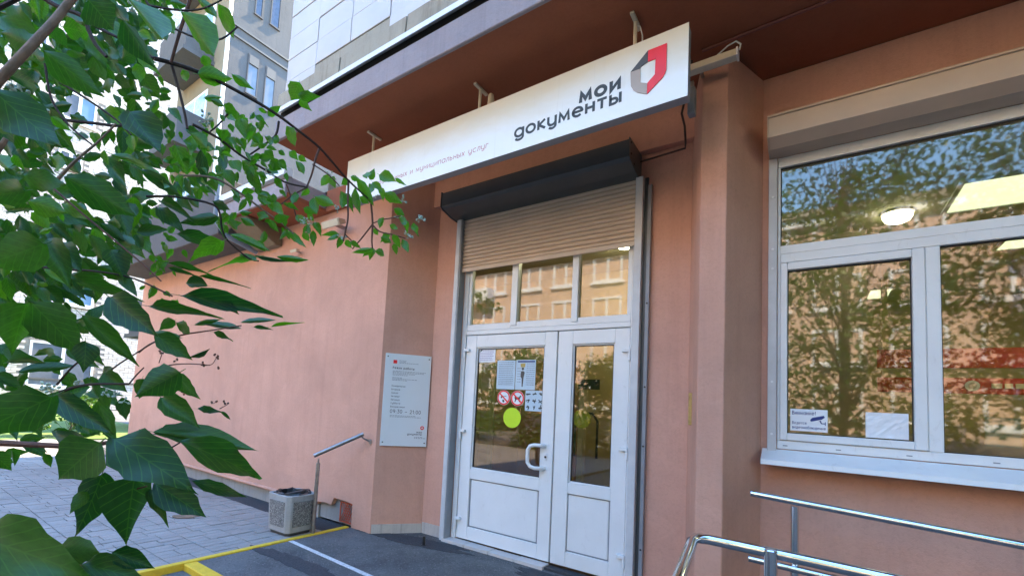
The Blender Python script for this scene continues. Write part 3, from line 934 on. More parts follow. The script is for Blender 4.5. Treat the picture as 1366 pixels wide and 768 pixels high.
obj('sill', MB().prism([(3.9615, 1.218), (3.9615, 1.206), (3.815, 1.142), (3.806, 1.118), (3.80, 1.118), (3.808, 1.150)], 'x', -0.276, 2.35), M_PVC, wd, bevel=0.001)
for xx in (-0.16, 0.12, 0.45, 0.8):
    obj('drain_cap', MB().box(xx, xx + .026, 3.9585, 3.963, 1.243, 1.249), M_GREYINK, wd)

# ------------------------------------------------------------------ roller shutters
def slat_mb(x0, x1, y):
    return MB().prism([(y, 0), (y - .011, .003), (y - .0185, .012), (y - .0185, .026), (y - .012, .037), (y, .0415)], 'x', x0, x1)
rs = thing('roller_shutter', 'half lowered beige roller shutter with dark grey box above the entrance door', 'roller shutter', (-2.1, 3.9, 0))
obj('shutter_box', MB().prism([(3.632, 3.577), (3.630, 3.434), (3.665, 3.412), (3.80, 3.378), (3.90, 3.370), (3.9515, 3.370), (3.9515, 3.577)], 'x', -3.058, -1.152), M_GRAPH, rs, bevel=0.002)
for xx in (-3.066, -1.151):
    ep = obj('end_plate', MB().prism([(3.622, 3.586), (3.620, 3.432), (3.66, 3.405), (3.80, 3.370), (3.90, 3.362), (3.951, 3.362), (3.951, 3.586)], 'x', xx, xx + .007), M_GRAPH, rs)
    for (yy, zz) in ((3.65, 3.55), (3.66, 3.46), (3.74, 3.41)):
        obj('bolt', MB().box(xx + .007, xx + .013, yy, yy + .014, zz, zz + .014), M_BLACK, ep)
sl = obj('slat', slat_mb(-2.985, -1.168, 3.945), M_BEIGE, rs, origin=(-2.08, 3.93, 0))
for k in range(14):
    o = sl if k == 0 else dup(sl, (0, 0, 0), rs)
    o.location = (-2.08, 3.93, 2.842 + k * 0.0415)
obj('bottom_bar', MB().box(-2.985, -1.168, 3.925, 3.946, 2.800, 2.8415), M_BEIGE, rs, bevel=0.004)
obj('guide_rail', MB().box(-3.032, -2.978, 3.878, 3.952, 0.005, 3.369), M_RAIL, rs, bevel=0.004)
obj('guide_rail', MB().box(-1.166, -1.106, 3.878, 3.952, 0.005, 3.369), M_RAIL, rs, bevel=0.004)
obj('rail_lining', MB().box(-2.9775, -2.965, 3.886, 3.984, 0.005, 3.369), M_RAILD, rs)
obj('rail_lining', MB().box(-1.105, -1.078, 3.93, 3.952, 0.05, 3.369), M_GRAPH, rs)
obj('cable_cover', MB().box(-1.076, -1.046, 3.915, 3.952, 0.08, 3.30), M_RAILD, rs, bevel=0.003)
for zz in (0.35, 1.15, 1.62, 2.3):
    obj('bolt', MB().disc((-1.061, zz), 0.008, 3.911, 3.915, 8), M_BLACK, rs)
rw = thing('roller_shutter', 'closed beige metal shutter box over the white window by the pillar', 'roller shutter', (0.9, 3.8, 3.2))
obj('shutter_box', MB().prism([(3.702, 3.470), (3.70, 3.333), (3.80, 3.290), (3.9625, 3.297), (3.9625, 3.470)], 'x', -0.236, 2.4), M_BEIGE, rw, bevel=0.002)
obj('box_lip', MB().box(-0.243, 2.4, 3.690, 3.963, 3.4715, 3.486), M_BEIGE, rw, bevel=0.002)
ep = obj('end_plate', MB().prism([(3.694, 3.4712), (3.692, 3.330), (3.798, 3.283), (3.962, 3.290), (3.962, 3.4712)], 'x', -0.2435, -0.2365), M_BEIGE, rw)
obj('guide_rail', MB().box(-0.248, -0.196, 3.935, 3.9625, 1.20, 3.288), M_RAIL, rw, bevel=0.003)
for zz in (1.32, 1.68, 2.48, 2.62, 3.0):
    obj('bolt', MB().disc((-0.222, zz), 0.008, 3.930, 3.935, 8), M_PVC, rw)

grit = MB()
rg = random.Random(8)
for _ in range(420):
    gx_, gy_ = rg.uniform(-3.9, -.6), rg.uniform(1.95, 3.93) if rg.random() < .6 else 3.93 - abs(rg.gauss(0, .18))
    q = rg.uniform(.002, .0065)
    vs = [(gx_ + q * rg.uniform(-1, 1), gy_ + q * rg.uniform(-1, 1), 0.0) for _ in range(3)] + [(gx_, gy_, q * 1.1)]
    grit.add(vs, [(0, 1, 3), (1, 2, 3), (2, 0, 3), (0, 2, 1)])
obj('grit', grit, plain('pale_grit', (0.30, 0.28, 0.25), .9, var=.4, nscale=200), None, kind='stuff')

# ------------------------------------------------------------------ sign over the entrance
SY = 2.85
sg = thing('shop_sign', 'long white box sign with dark lettering and red emblem hung under the brown soffit', 'sign', (-2.1, 2.9, 3.27))
obj('sign_box', MB().box(-3.640, -0.579, SY + .004, SY + .082, 3.274, 3.724), M_SIGNSIDE, sg, bevel=0.002)
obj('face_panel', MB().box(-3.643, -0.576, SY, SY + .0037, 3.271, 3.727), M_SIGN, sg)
obj('lettering', text_mb('мои', 0.058, -1.234, SY - .0002, 3.469, width=0.256, pen=.40, gap=.10, thick=.0015), M_INK, sg)
obj('lettering', text_mb('gокументы', 0.060, -1.734, SY - .0002, 3.376, width=0.766, pen=.29, gap=.10, thick=.0015), M_INK, sg)
obj('lettering', text_mb('государственных и муниципальных услуг', 0.031, -1.972, SY - .0001, 3.372, align='RIGHT', width=1.46, pen=.14, shear=.08), M_REDTXT, sg)
E1, E2 = SY - .006, SY - .0002
obj('emblem', MB().prism([(-.803, 3.645), (-.695, 3.645), (-.695, 3.480), (-.702, 3.455), (-.716, 3.434), (-.803, 3.362), (-.803, 3.432), (-.760, 3.472), (-.758, 3.572), (-.803, 3.572)], 'y', E1, E2), M_RED, sg)
obj('emblem', MB().prism([(-.8045, 3.645), (-.906, 3.546), (-.848, 3.546), (-.846, 3.556), (-.8045, 3.571)], 'y', E1, E2), M_DKGREY, sg)
obj('emblem', MB().prism([(-.907, 3.544), (-.848, 3.544), (-.846, 3.452), (-.8045, 3.432), (-.8045, 3.362), (-.860, 3.392), (-.886, 3.418), (-.902, 3.45)], 'y', E1, E2), M_TAUPE, sg)
for bx in (-3.34, -2.105, -0.90):
    b = obj('bracket', MB().tube([(bx, 2.895, 3.72), (bx, 2.895, 3.93)], 0.012, 8), M_CREAM, sg, smooth=True)
    obj('bracket_foot', MB().box(bx - .012, bx + .012, 2.815, 2.985, 3.915, 3.9295), M_CREAM, b)
obj('spot_tube', MB().tube([(-2.02, 2.94, 3.72), (-2.03, 2.945, 3.80), (-2.035, 2.945, 3.87), (-2.035, 2.945, 3.885)], [.034, .030, .022, .010], 12), M_CREAM, sg, smooth=True)
obj('cable', MB().tube([(-0.90, 2.9, 3.90), (-0.875, 2.91, 3.88), (-0.86, 2.91, 3.82), (-0.855, 2.905, 3.72)], 0.004, 6), M_PVC, sg, smooth=True)

lf = thing('lamp_fixture', 'pale lamp batten with loose white cable fixed at the top of the pillar', 'lamp', (-0.53, 3.33, 3.73))
obj('batten', MB().box(-0.680, -0.388, 3.305, 3.375, 3.742, 3.788), M_CREAM, lf, bevel=0.004)
obj('batten_cap', MB().box(-0.3878, -0.376, 3.30, 3.38, 3.737, 3.793), M_PVC, lf, bevel=0.003)
obj('cable', MB().tube([(-0.56, 3.38, 3.80), (-0.50, 3.37, 3.83), (-0.44, 3.35, 3.853), (-0.39, 3.33, 3.85), (-0.365, 3.33, 3.82), (-0.372, 3.335, 3.785)], 0.0055, 6), M_PVC, lf, smooth=True)
obj('bracket', MB().box(-0.62, -0.60, 3.35, 3.498, 3.788, 3.80), M_STEEL, lf)
obj('wire', MB().tube([(-0.69, 3.40, 3.83), (-0.655, 3.42, 3.855), (-0.62, 3.43, 3.84), (-0.60, 3.44, 3.80), (-0.57, 3.43, 3.835), (-0.55, 3.40, 3.85)], 0.007, 6), M_TAUPE, lf, smooth=True)
jb = thing('junction_box', 'small grey box hanging beside the sign end under the lamp batten', 'junction box', (-0.66, 3.45, 3.5))
obj('body', MB().box(-0.688, -0.642, 3.40, 3.47, 3.495, 3.69), M_RAILD, jb, bevel=0.006)
obj('clip', MB().box(-0.675, -0.655, 3.42, 3.45, 3.69, 3.742), M_STEEL, jb)
tag(obj('cable', MB().tube([(-0.665, 3.40, 3.88), (-0.69, 3.44, 3.74), (-0.735, 3.46, 3.55), (-0.742, 3.60, 3.53), (-0.775, 3.80, 3.52), (-0.79, 3.868, 3.505), (-0.95, 3.872, 3.50), (-1.13, 3.872, 3.49)], 0.008, 8), M_CABLE, smooth=True),
    'dark cable dropping beside the pillar and running along the beam to the shutter box', 'cable')
tag(obj('conduit', MB().tube([(-0.60, 3.395, 3.918), (-0.1, 3.375, 3.92), (0.5, 3.36, 3.92), (3.0, 3.34, 3.92)], 0.011, 8), plain('dark_red_conduit', (0.17, 0.045, 0.035), 0.5), smooth=True),
    'dark red conduit running along the brown soffit', 'conduit')
tag(obj('brass_strip', MB().box(-0.708, -0.684, 3.735, 3.752, 1.345, 1.575), M_BRASS, bevel=0.003),
    'worn brass strip fixed in the corner beside the pillar', 'metal strip')

def floodlight(cx, cy, cz, sc, label):
    t = thing('floodlight', label, 'floodlight', (cx, cy, cz), None)
    R = Matrix.Translation((cx, cy, cz)) @ Matrix.Rotation(math.radians(24), 4, 'X') @ Matrix.Diagonal((sc, sc, sc, 1))
    obj('housing', transform(MB().prism([(-.05, .0), (.05, .012), (.05, .055), (-.05, .085)], 'x', -.16, .16), R), M_BEIGE, t, bevel=0.004)
    obj('lens', transform(MB().box(-.145, .145, -.058, -.051, .008, .077), R), M_CREAM, t)
    obj('bracket', MB().box(cx - .02 * sc, cx + .02 * sc, cy + .03 * sc, 3.499, cz + .02 * sc, cz + .05 * sc), M_STEEL, t)
floodlight(-4.43, 3.34, 3.375, 1.0, 'cream floodlight on the pink wall just below the soffit near the sign end')
floodlight(-5.31, 3.42, 3.235, 0.45, 'small white floodlight on the pink wall beyond the larger one')

# ------------------------------------------------------------------ information plaque on the splayed cheek
pq = thing('info_plaque', 'white information plaque with opening hours on the recess wall beside the door', 'plaque', (-3.5, 3.7, 1.3))
pc = [hit(a, b, A0, SN) for a, b in ((514, 468.7), (574.3, 477.3), (568.5, 594.5), (506.6, 594.7))]
us = [(p - A0).dot(SU) for p in pc]
pu0, pu1 = (us[0] + us[3]) / 2, (us[1] + us[2]) / 2
pz1, pz0 = (pc[0].z + pc[1].z) / 2, (pc[2].z + pc[3].z) / 2
PM = Matrix(((SU.x, -SN.x, 0, A0.x), (SU.y, -SN.y, 0, A0.y), (0, 0, 1, 0), (0, 0, 0, 1)))
pw, ph = pu1 - pu0, pz1 - pz0
PLM = PM @ Matrix.Translation((pu0, 0, pz0))
def on_plaque(mb):
    return transform(mb, PLM)
obj('plate', on_plaque(MB().box(0, pw, -.022, -.010, 0, ph)), M_PLATE, pq, bevel=0.002)
obj('backing', on_plaque(MB().box(.02, pw - .02, -.0098, -.001, .02, ph - .02)), M_RAILD, pq)
for (u, v) in ((.05, .04), (.95, .04), (.05, .965), (.95, .965)):
    obj('screw', on_plaque(MB().disc((u * pw, v * ph), .0075, -.027, -.0222, 10)), M_DKGREY, pq)
def ptext(s, u, v, xh, mat, width=None, pen=.17):
    obj('lettering', on_plaque(text_mb(s, xh, u * pw, -.0221, v * ph, width=width and width * pw, pen=pen)), mat, pq)
ptext('Режим работы', .17, .835, .0150, M_INK, .46, .26)
for k, s in enumerate(('Понедельник', 'Вторник', 'Среда', 'Четверг', 'Пятница', 'Суббота', 'Воскресенье')):
    ptext(s, .17, .640 - k * .0375, .0115, M_INK, None, .2)
ptext('09:30 – 21:00', .17, .355, .026, M_INK, .66, .17)
ptext('gокументы', .57, .125, .013, M_INK, .31, .26)
ptext('мои', .77, .148, .013, M_INK, .11, .3)
obj('emblem', on_plaque(MB().ringy((.885 * pw, .205 * ph), .010, .021, -.0234, -.0225, 14)), M_RED, pq)
obj('emblem', on_plaque(MB().box(.17 * pw, .25 * pw, -.0234, -.0225, .892 * ph, .93 * ph)), M_RED, pq)
fine = MB()
rr = random.Random(4)
for (v, w0) in ((.925, .16), (.912, .14), (.899, .42), (.807, .74), (.793, .66), (.779, .5), (.765, .32), (.735, .22), (.722, .5), (.709, .3), (.325, .56), (.312, .66), (.100, .18), (.088, .2)):
    u = .30 if v > .89 else (.17 if v > .2 else .72)
    end = u + w0 * .98
    while u < end:
        L = rr.uniform(.02, .055)
        fine.box(u * pw, (u + L) * pw, -.0231, -.0225, v * ph, v * ph + .0052)
        u += L + .012
obj('fine_print', on_plaque(fine), M_GREYINK, pq)

# ------------------------------------------------------------------ notices on the glass
def sheet(name, x0, x1, z0, z1, y, mat, label, cat, lines=None, ink=None, group=None, seed=1):
    t = thing(name, label, cat, ((x0 + x1) / 2, y, z0), group)
    m = MB().box(x0, x1, y - .0012, y, z0, z1)
    obj('paper', m, mat, t)
    if lines:
        r = random.Random(seed)
        f = MB()
        for (fx0, fx1, fz, h) in lines:
            u = fx0
            while u < fx1:
                L = r.uniform(.03, .09)
                f.box(x0 + (x1 - x0) * u, x0 + (x1 - x0) * min(u + L, fx1), y - .0018, y - .0013, z0 + (z1 - z0) * fz, z0 + (z1 - z0) * (fz + h))
                u += L + .018
        obj('fine_print', f, ink or M_GREYINK, t)
    return t
GY = 4.0215
M_PINKINK = plain('mauve_ink', (0.42, 0.32, 0.46), 0.7)
t = sheet('notice_sheet', -2.762, -2.550, 1.842, 1.984, GY, M_PAPER, 'small white notice in the upper corner of the wide door leaf', 'notice', [(.25, .92, .82, .05), (.1, .92, .68, .05), (.1, .85, .56, .05), (.12, .9, .42, .05), (.12, .8, .28, .05), (.12, .85, .15, .05)], M_PINKINK, seed=2)
obj('print_mark', MB().prism([(-2.745, 1.945), (-2.715, 1.962), (-2.708, 1.975), (-2.728, 1.972)], 'y', GY - .002, GY - .0013), M_INK, t)
t = sheet('notice_sheet', -2.520, -2.312, 1.572, 1.858, GY, M_PAPERB, 'pale blue text sheet, the one without a picture, on the door glass', 'notice', [(.1, .9, .93 - k * .065, .022) for k in range(13)], seed=3)
t = sheet('notice_sheet', -2.305, -2.090, 1.572, 1.862, GY, M_PAPERB, 'pale blue sheet with a dark figure and heading bar on the door glass', 'notice', [(.55, .95, .86 - k * .07, .022) for k in range(11)] + [(.08, .28, .7 - k * .09, .02) for k in range(6)], seed=5)
obj('print_mark', MB().box(-2.285, -2.10, GY - .002, GY - .0013, 1.838, 1.853), M_BLUEINK, t)
obj('print_mark', join([MB().prism([(-2.232, 1.60), (-2.222, 1.60), (-2.215, 1.69), (-2.205, 1.74), (-2.222, 1.755), (-2.245, 1.75), (-2.25, 1.70), (-2.236, 1.68)], 'y', GY - .002, GY - .0013), MB().disc((-2.227, 1.775), .014, GY - .002, GY - .0013, 12)]), M_DKGREY, t)
M_MUSTARD = plain('mustard_ink', (0.5, 0.36, 0.1), 0.7)
obj('print_mark', MB().prism([(-2.25, 1.79), (-2.205, 1.79), (-2.20, 1.83), (-2.255, 1.825)], 'y', GY - .0021, GY - .0013), M_MUSTARD, t)

def prohibition(x, z, label, kind):
    t = thing('prohibition_sign', label, 'sticker', (x, GY, z - .07))
    obj('disc', MB().disc((x, z), .074, GY - .0012, GY, 32), M_PAPER, t)
    obj('ring', MB().ringy((x, z), .058, .072, GY - .0022, GY - .0013, 32), M_RED, t)
    c, s_ = math.cos(math.radians(-42)), math.sin(math.radians(-42))
    q = []
    for (a, b) in ((-.062, -.007), (.062, -.007), (.062, .007), (-.062, .007)):
        q.append((x + a * c - b * s_, z + a * s_ + b * c))
    fig = MB()
    y0, y1 = GY - .0018, GY - .0013
    if kind == 'dog':
        fig.prism([(x - .034, z + .006), (x - .03, z + .016), (x + .018, z + .012), (x + .026, z + .03), (x + .034, z + .03), (x + .046, z + .018), (x + .032, z + .012), (x + .026, z - .008), (x + .028, z - .036), (x + .019, z - .036), (x + .014, z - .012), (x - .012, z - .012), (x - .022, z - .036), (x - .032, z - .036), (x - .026, z - .012)], 'y', y0, y1)
    else:
        fig.prism([(x - .012, z - .018), (x + .004, z - .022), (x + .012, z - .04), (x - .002, z - .048), (x - .014, z - .036)], 'y', y0, y1)
        fig.prism([(x - .034, z + .012), (x - .016, z + .012), (x - .018, z - .006), (x - .032, z - .006)], 'y', y0, y1)
        fig.box(x - .004, x + .03, y0, y1, z + .012, z + .017)
    obj('figure', fig, M_INK, t)
    obj('slash', MB().prism(q, 'y', GY - .0026, GY - .0023), M_RED, t)
prohibition(-2.428, 1.488, 'round red prohibition sticker with a falling scrap, touching the dog one', 'litter')
prohibition(-2.272, 1.486, 'round red prohibition sticker with a black dog on the door glass', 'dog')
t = thing('pictogram_sheet', 'pale blue sheet with nine dark pictograms on the door glass', 'notice', (-2.085, GY, 1.37))
obj('paper', MB().box(-2.186, -1.990, GY - .0012, GY, 1.372, 1.566), M_PAPERB, t)
pg = MB()
rr = random.Random(12)
for i in range(3):
    for j in range(3):
        cx, cz = -2.186 + .196 * (i + .5) / 3, 1.372 + .194 * (j + .5) / 3
        for k in range(3):
            a, r_ = rr.uniform(0, 3.14), rr.uniform(.012, .024)
            dx, dz = math.cos(a) * r_, math.sin(a) * r_
            nx, nz = -math.sin(a) * .0045, math.cos(a) * .0045
            ox, oz = rr.uniform(-.006, .006), rr.uniform(-.006, .006)
            pg.prism([(cx + ox - dx - nx, cz + oz - dz - nz), (cx + ox + dx - nx, cz + oz + dz - nz), (cx + ox + dx + nx, cz + oz + dz + nz), (cx + ox - dx + nx, cz + oz - dz + nz)], 'y', GY - .0018 - .0003 * k, GY - .0013 - .0003 * k)
obj('print_mark', pg, M_INK, t)
tag(obj('round_sticker', MB().disc((-2.323, 1.295), .098, GY - .0015, GY, 40), M_LIME), 'lime green round sticker on the wide door leaf under the prohibition signs', 'sticker')
tag(obj('round_sticker', MB().disc((-1.62, 1.33), .082, 4.030, 4.0315, 36), plain('yellow_film', (0.50, 0.42, 0.02), 0.5)), 'dim yellow round sticker inside the narrow door leaf', 'sticker')

WG = 3.9915
t = thing('notice_sheet', 'white video surveillance notice with a blue camera in the window corner', 'notice', (-0.02, WG, 1.35))
obj('paper', MB().box(-.120, .080, WG - .0012, WG, 1.352, 1.500), M_PAPER, t)
yy = WG - .0016
obj('lettering', text_mb('Внимание!', .0165, -.108, yy + .0003, 1.463, width=.125, pen=.2), M_BLUEINK, t)
obj('lettering', text_mb('Ведется', .0125, -.108, yy + .0003, 1.398, width=.075, pen=.2), M_BLUEINK, t)
obj('lettering', text_mb('видеонаблюдение', .0125, -.108, yy + .0003, 1.368, width=.178, pen=.2), M_BLUEINK, t)
cm = MB().prism([(-.008, 1.418), (.050, 1.436), (.066, 1.45), (.060, 1.462), (.0, 1.445), (-.012, 1.43)], 'y', yy - .0004, yy)
cm.prism([(.03, 1.420), (.038, 1.423), (.046, 1.406), (.066, 1.406), (.066, 1.412), (.050, 1.412), (.044, 1.43)], 'y', yy - .0009, yy - .0005)
cm.box(.066, .070, yy - .0004, yy, 1.396, 1.42)
obj('print_mark', cm, M_BLUEINK, t)
t = thing('notice_sheet', 'plain white crumpled sheet in the lower window pane beside the mullion', 'notice', (0.37, WG, 1.34))
sh = MB()
nx, nz = 10, 8
rr = random.Random(21)
vs = [(.268 + .197 * i / nx, WG - .001 - rr.uniform(0, .004), 1.340 + .158 * j / nz) for j in range(nz + 1) for i in range(nx + 1)]
vs2 = [(a, WG, c) for (a, b, c) in vs]
n = len(vs)
W_ = nx + 1
fs = [(j * W_ + i, j * W_ + i + 1, (j + 1) * W_ + i + 1, (j + 1) * W_ + i) for j in range(nz) for i in range(nx)]
rim = [i for i in range(W_)] + [j * W_ + nx for j in range(1, nz + 1)] + [nz * W_ + i for i in range(nx - 1, -1, -1)] + [j * W_ for j in range(nz - 1, 0, -1)]
fs += [tuple(k + n for k in reversed(f)) for f in fs[:nx * nz]] + [(rim[k], rim[k] + n, rim[(k + 1) % len(rim)] + n, rim[(k + 1) % len(rim)]) for k in range(len(rim))]
sh.add(vs + vs2, fs)
obj('paper', sh, M_PAPER, t)
t = thing('notice_sheet', 'beige sheet taped inside the wide window pane, seen from behind', 'notice', (0.86, 4.0, 1.33))
obj('paper', MB().box(.78, .915, 4.002, 4.0035, 1.335, 1.50), plain('sheet_back', (0.40, 0.36, 0.24), 0.8), t)

# ------------------------------------------------------------------ litter bin
BC, BR = Vector((-4.235, 2.945, 0)), math.radians(2)
tb = thing('litter_bin', 'square concrete litter bin with pebble faces and a black liner by the pink wall', 'litter bin', (BC.x, BC.y, 0))
BM = Matrix.Translation(BC) @ Matrix.Rotation(BR, 4, 'Z')
def octa(h, c):
    return [(-h + c, -h), (h - c, -h), (h, -h + c), (h, h - c), (h - c, h), (-h + c, h), (-h, h - c), (-h, -h + c)]
def frust(z0, h0, c0, z1, h1, c1, cap0=True, cap1=True):
    a, b = octa(h0, c0), octa(h1, c1)
    m = MB()
    fs = [(i, (i + 1) % 8, (i + 1) % 8 + 8, i + 8) for i in range(8)]
    if cap0: fs.append(tuple(range(7, -1, -1)))
    if cap1: fs.append(tuple(range(8, 16)))
    return m.add([(p[0], p[1], z0) for p in a] + [(p[0], p[1], z1) for p in b], fs)
obj('base', transform(frust(0.004, .148, .03, .032, .150, .03), BM), M_DKGREY, tb)
shell = frust(.0325, .166, .032, .395, .186, .036, True, False)
inner = frust(.30, .150, .03, .395, .156, .03, True, False)
o8 = len(shell.v)
shell.add(inner.v, inner.f[:-1] + [tuple(reversed(inner.f[-1]))])
shell.f += [(8 + i, 8 + (i + 1) % 8, o8 + 8 + (i + 1) % 8, o8 + 8 + i) for i in range(8)]
obj('body', transform(shell, BM), M_BINC, tb, bevel=0.004, recalc=True)
for k in range(4):
    R = BM @ Matrix.Rotation(k * math.pi / 2, 4, 'Z')
    m = MB()
    w0, w1 = .112, .124
    m.add([(-w0, -.1725, .085), (w0, -.1725, .085), (w1, -.1892, .335), (-w1, -.1892, .335), (-w0, -.166, .085), (w0, -.166, .085), (w1, -.178, .335), (-w1, -.178, .335)],
          [(0, 1, 2, 3), (0, 4, 5, 1), (1, 5, 6, 2), (2, 6, 7, 3), (3, 7, 4, 0), (7, 6, 5, 4)])
    obj('pebble_panel', transform(m, R), M_PEBBLE, tb, bevel=0.004)
lin = MB()
rr = random.Random(3)
n = 22
ring = [[(rad * math.cos(2 * math.pi * k / n) * (1 + rr.uniform(-.05, .05)), rad * math.sin(2 * math.pi * k / n) * (1 + rr.uniform(-.05, .05)), z + rr.uniform(-.012, .012)) for k in range(n)] for (rad, z) in ((.175, .385), (.172, .405), (.150, .402), (.135, .35), (.07, .33))]
for r_ in ring: lin.v += r_
lin.f += [(i * n + k, i * n + (k + 1) % n, (i + 1) * n + (k + 1) % n, (i + 1) * n + k) for i in range(4) for k in range(n)] + [tuple(4 * n + k for k in range(n))]
obj('bin_liner', transform(lin, BM), M_BAG, tb)
tag(obj('cardboard_scrap', transform(MB().box(-.14, .06, -.03, .03, 0, .022), BM @ Matrix.Translation((.05, .02, .39)) @ Matrix.Rotation(.6, 4, 'Z') @ Matrix.Rotation(-.25, 4, 'Y')), M_BLACK, bevel=0.004),
    'dark flattened scrap sticking out of the concrete litter bin', 'rubbish')

# ------------------------------------------------------------------ handrail by the pink wall, door stop
hr = thing('handrail', 'short rusty brown handrail on a single post rising to the pink wall', 'handrail', (-4.12, 3.1, 0))
p0, p1 = at(417, 712, 1), at(419, 607, 1)
postb = hit(417, 712, (0, 0, 0.0), (0, 0, 1))
postt = Vector((postb.x, postb.y, hit(420, 612, postb, (0, 1, 0)).z))
obj('post', MB().tube([postb, postt - Vector((0, 0, .03)), postt - Vector((0, 0, .028)), postt + Vector((0, 0, .015))], [.021, .021, .010, .010], 10), M_STEEL, hr, smooth=True)
ra = hit(419, 607.5, (0, postb.y, 0), (0, 1, 0)) 
rb = hit(485, 578.5, (0, 3.43, 0), (0, 1, 0))
obj('rail', MB().tube([ra, ra + (rb - ra) * .5, rb], .021, 10), M_STEEL, hr, smooth=True)
obj('wall_bracket', MB().tube([rb - (rb - ra) * .06, rb + Vector((.0, .0, -.045)), rb + Vector((.04, .05, -.075)), Vector((rb.x + .045, 3.499, rb.z - .078))], .008, 8), M_STEEL, hr, smooth=True)
obj('wall_flange', MB().disc((rb.x + .045, rb.z - .078), .026, 3.488, 3.4955, 16), M_STEEL, hr)
ds = thing('door_stop', 'small black post standing on the asphalt near the door rail', 'door stop', (-3.02, 3.63, 0))
obj('post', MB().tube([(-3.02, 3.63, 0), (-3.02, 3.63, .085)], .014, 10), M_BLACK, ds, smooth=True)
obj('flange', MB().tube([(-3.02, 3.63, 0), (-3.02, 3.63, .008)], .026, 14), M_BLACK, ds)

# ------------------------------------------------------------------ polished ramp railings
ra_ = thing('ramp_railing', 'polished steel railing with a bent end on the outer side of the ramp', 'railing', (-0.14, 2.45, 0))
obj('rail', MB().tube([(-.405, 1.72, .66), (-.41, 2.0, .765), (-.418, 2.28, .835), (-.424, 2.37, .852), (-.415, 2.425, .858), (-.37, 2.447, .858), (-.25, 2.452, .855), (0.4, 2.462, .838), (1.6, 2.48, .79), (3.0, 2.50, .72)], .0225, 14), M_CHROME, ra_, smooth=True)
for xx, z1 in ((-.137, .873), (1.3, .80)):
    o = obj('post', MB().tube([(xx, 2.418, 0), (xx, 2.418, z1 - .004), (xx, 2.418, z1)], [.0235, .0235, .020], 16), M_CHROME, ra_, smooth=True)
    obj('flange', MB().tube([(xx, 2.418, 0.0), (xx, 2.418, .01)], .05, 18), M_CHROME, o)
rb_ = thing('ramp_railing', 'polished steel double railing along the wall under the window', 'railing', (-0.1, 3.45, 0))
def rline(a, b, Y):
    pa, pb = hit(a[0], a[1], (0, Y, 0), (0, 1, 0)), hit(b[0], b[1], (0, Y, 0), (0, 1, 0))
    return pa, pa + (pb - pa) * 2.6
for a, b in (((1002, 657.5), (1366, 727.5)), ((999, 744), (1100, 768))):
    pa, pb = rline(a, b, 3.45)
    if a[1] > 700:
        pb = pa + (pb - pa) * 2.5
    o = obj('rail', MB().tube([pa, pa + (pb - pa) * .5, pb], .0205, 14), M_CHROME, rb_, smooth=True)
    obj('end_cap', MB().tube([pa + Vector((-.003, 0, 0)), pa + Vector((.001, 0, 0))], .0215, 14), M_STEEL, o)
pp = hit(1060, 672, (0, 3.45, 0), (0, 1, 0))
for xx in (pp.x, pp.x + 1.25):
    o = obj('post', MB().tube([(xx, 3.475, 0), (xx, 3.475, pp.z - .015 - (xx - pp.x) * .06)], .0195, 14), M_CHROME, rb_, smooth=True)
    obj('flange', MB().tube([(xx, 3.475, 0.0), (xx, 3.475, .01)], .045, 18), M_CHROME, o)

# ------------------------------------------------------------------ interiors behind the glass
def room(x0, x1, y0, y1, z1, wall, back):
    obj('interior_floor', MB().box(x0, x1, y0, y1, -.05, -.002), M_INFLOOR, bl)
    obj('interior_ceiling', MB().box(x0, x1, y0, y1, z1, z1 + .05), M_INCEIL, bl)
    obj('interior_wall', MB().box(x0 - .05, x0 - .001, y0, y1, -.05, z1 + .05), wall, bl)
    obj('interior_wall', MB().box(x1 + .001, x1 + .05, y0, y1, -.05, z1 + .05), wall, bl)
    obj('interior_wall', MB().box(x0, x1, y1 + .001, y1 + .05, -.05, z1 + .05), back, bl)
room(-.28, 4.6, 4.202, 9.6, 3.34, M_INBEIGE, M_INWALL)
obj('partition', MB().box(-.278, .423, 6.0, 6.1, -.001, 3.339), M_INBEIGE, bl)
room(-4.3, -.45, 4.202, 6.4, 3.36, M_INWALL, M_INWALL)
def panel_light(x0, x1, y0, y1, z, label, mat=M_LAMP):
    t = thing('ceiling_light', label, 'ceiling light', ((x0 + x1) / 2, (y0 + y1) / 2, z))
    obj('diffuser', MB().box(x0 + .03, x1 - .03, y0 + .03, y1 - .03, z - .012, z - .004), mat, t)
    obj('frame', MB().box(x0, x1, y0, y0 + .03, z - .02, z).box(x0, x1, y1 - .03, y1, z - .02, z).box(x0, x0 + .03, y0 + .0302, y1 - .0302, z - .02, z).box(x1 - .03, x1, y0 + .0302, y1 - .0302, z - .02, z), M_PVC, t)
panel_light(.905, 1.60, 5.11, 5.82, 3.338, 'lit square ceiling panel nearest the upper window pane')
panel_light(1.49, 2.15, 6.78, 7.25, 3.338, 'lit ceiling panel farther inside, seen through the wide window pane')
panel_light(.62, .90, 8.65, 9.3, 3.338, 'lit ceiling panel deep in the hall beyond the beige partition')
def round_lamp(x, y, z, r, label, mat):
    t = thing('ceiling_lamp', label, 'ceiling lamp', (x, y, z))
    prof = [(r, 0), (r * .98, -.03), (r * .8, -.065), (r * .4, -.085)]
    m = MB()
    n = 20
    for (q, dz) in prof:
        m.v += [(x + q * math.cos(2 * math.pi * k / n), y + q * math.sin(2 * math.pi * k / n), z + dz) for k in range(n)]
    m.f += [(i * n + k, i * n + (k + 1) % n, (i + 1) * n + (k + 1) % n, (i + 1) * n + k) for i in range(3) for k in range(n)] + [tuple(3 * n + k for k in range(n)), tuple(range(n - 1, -1, -1))]
    obj('diffuser', m, mat, t, smooth=True)
    obj('rim', MB().tube([(x, y, z - .001), (x, y, z + .015)], r * 1.08, 20), M_CREAM, t)
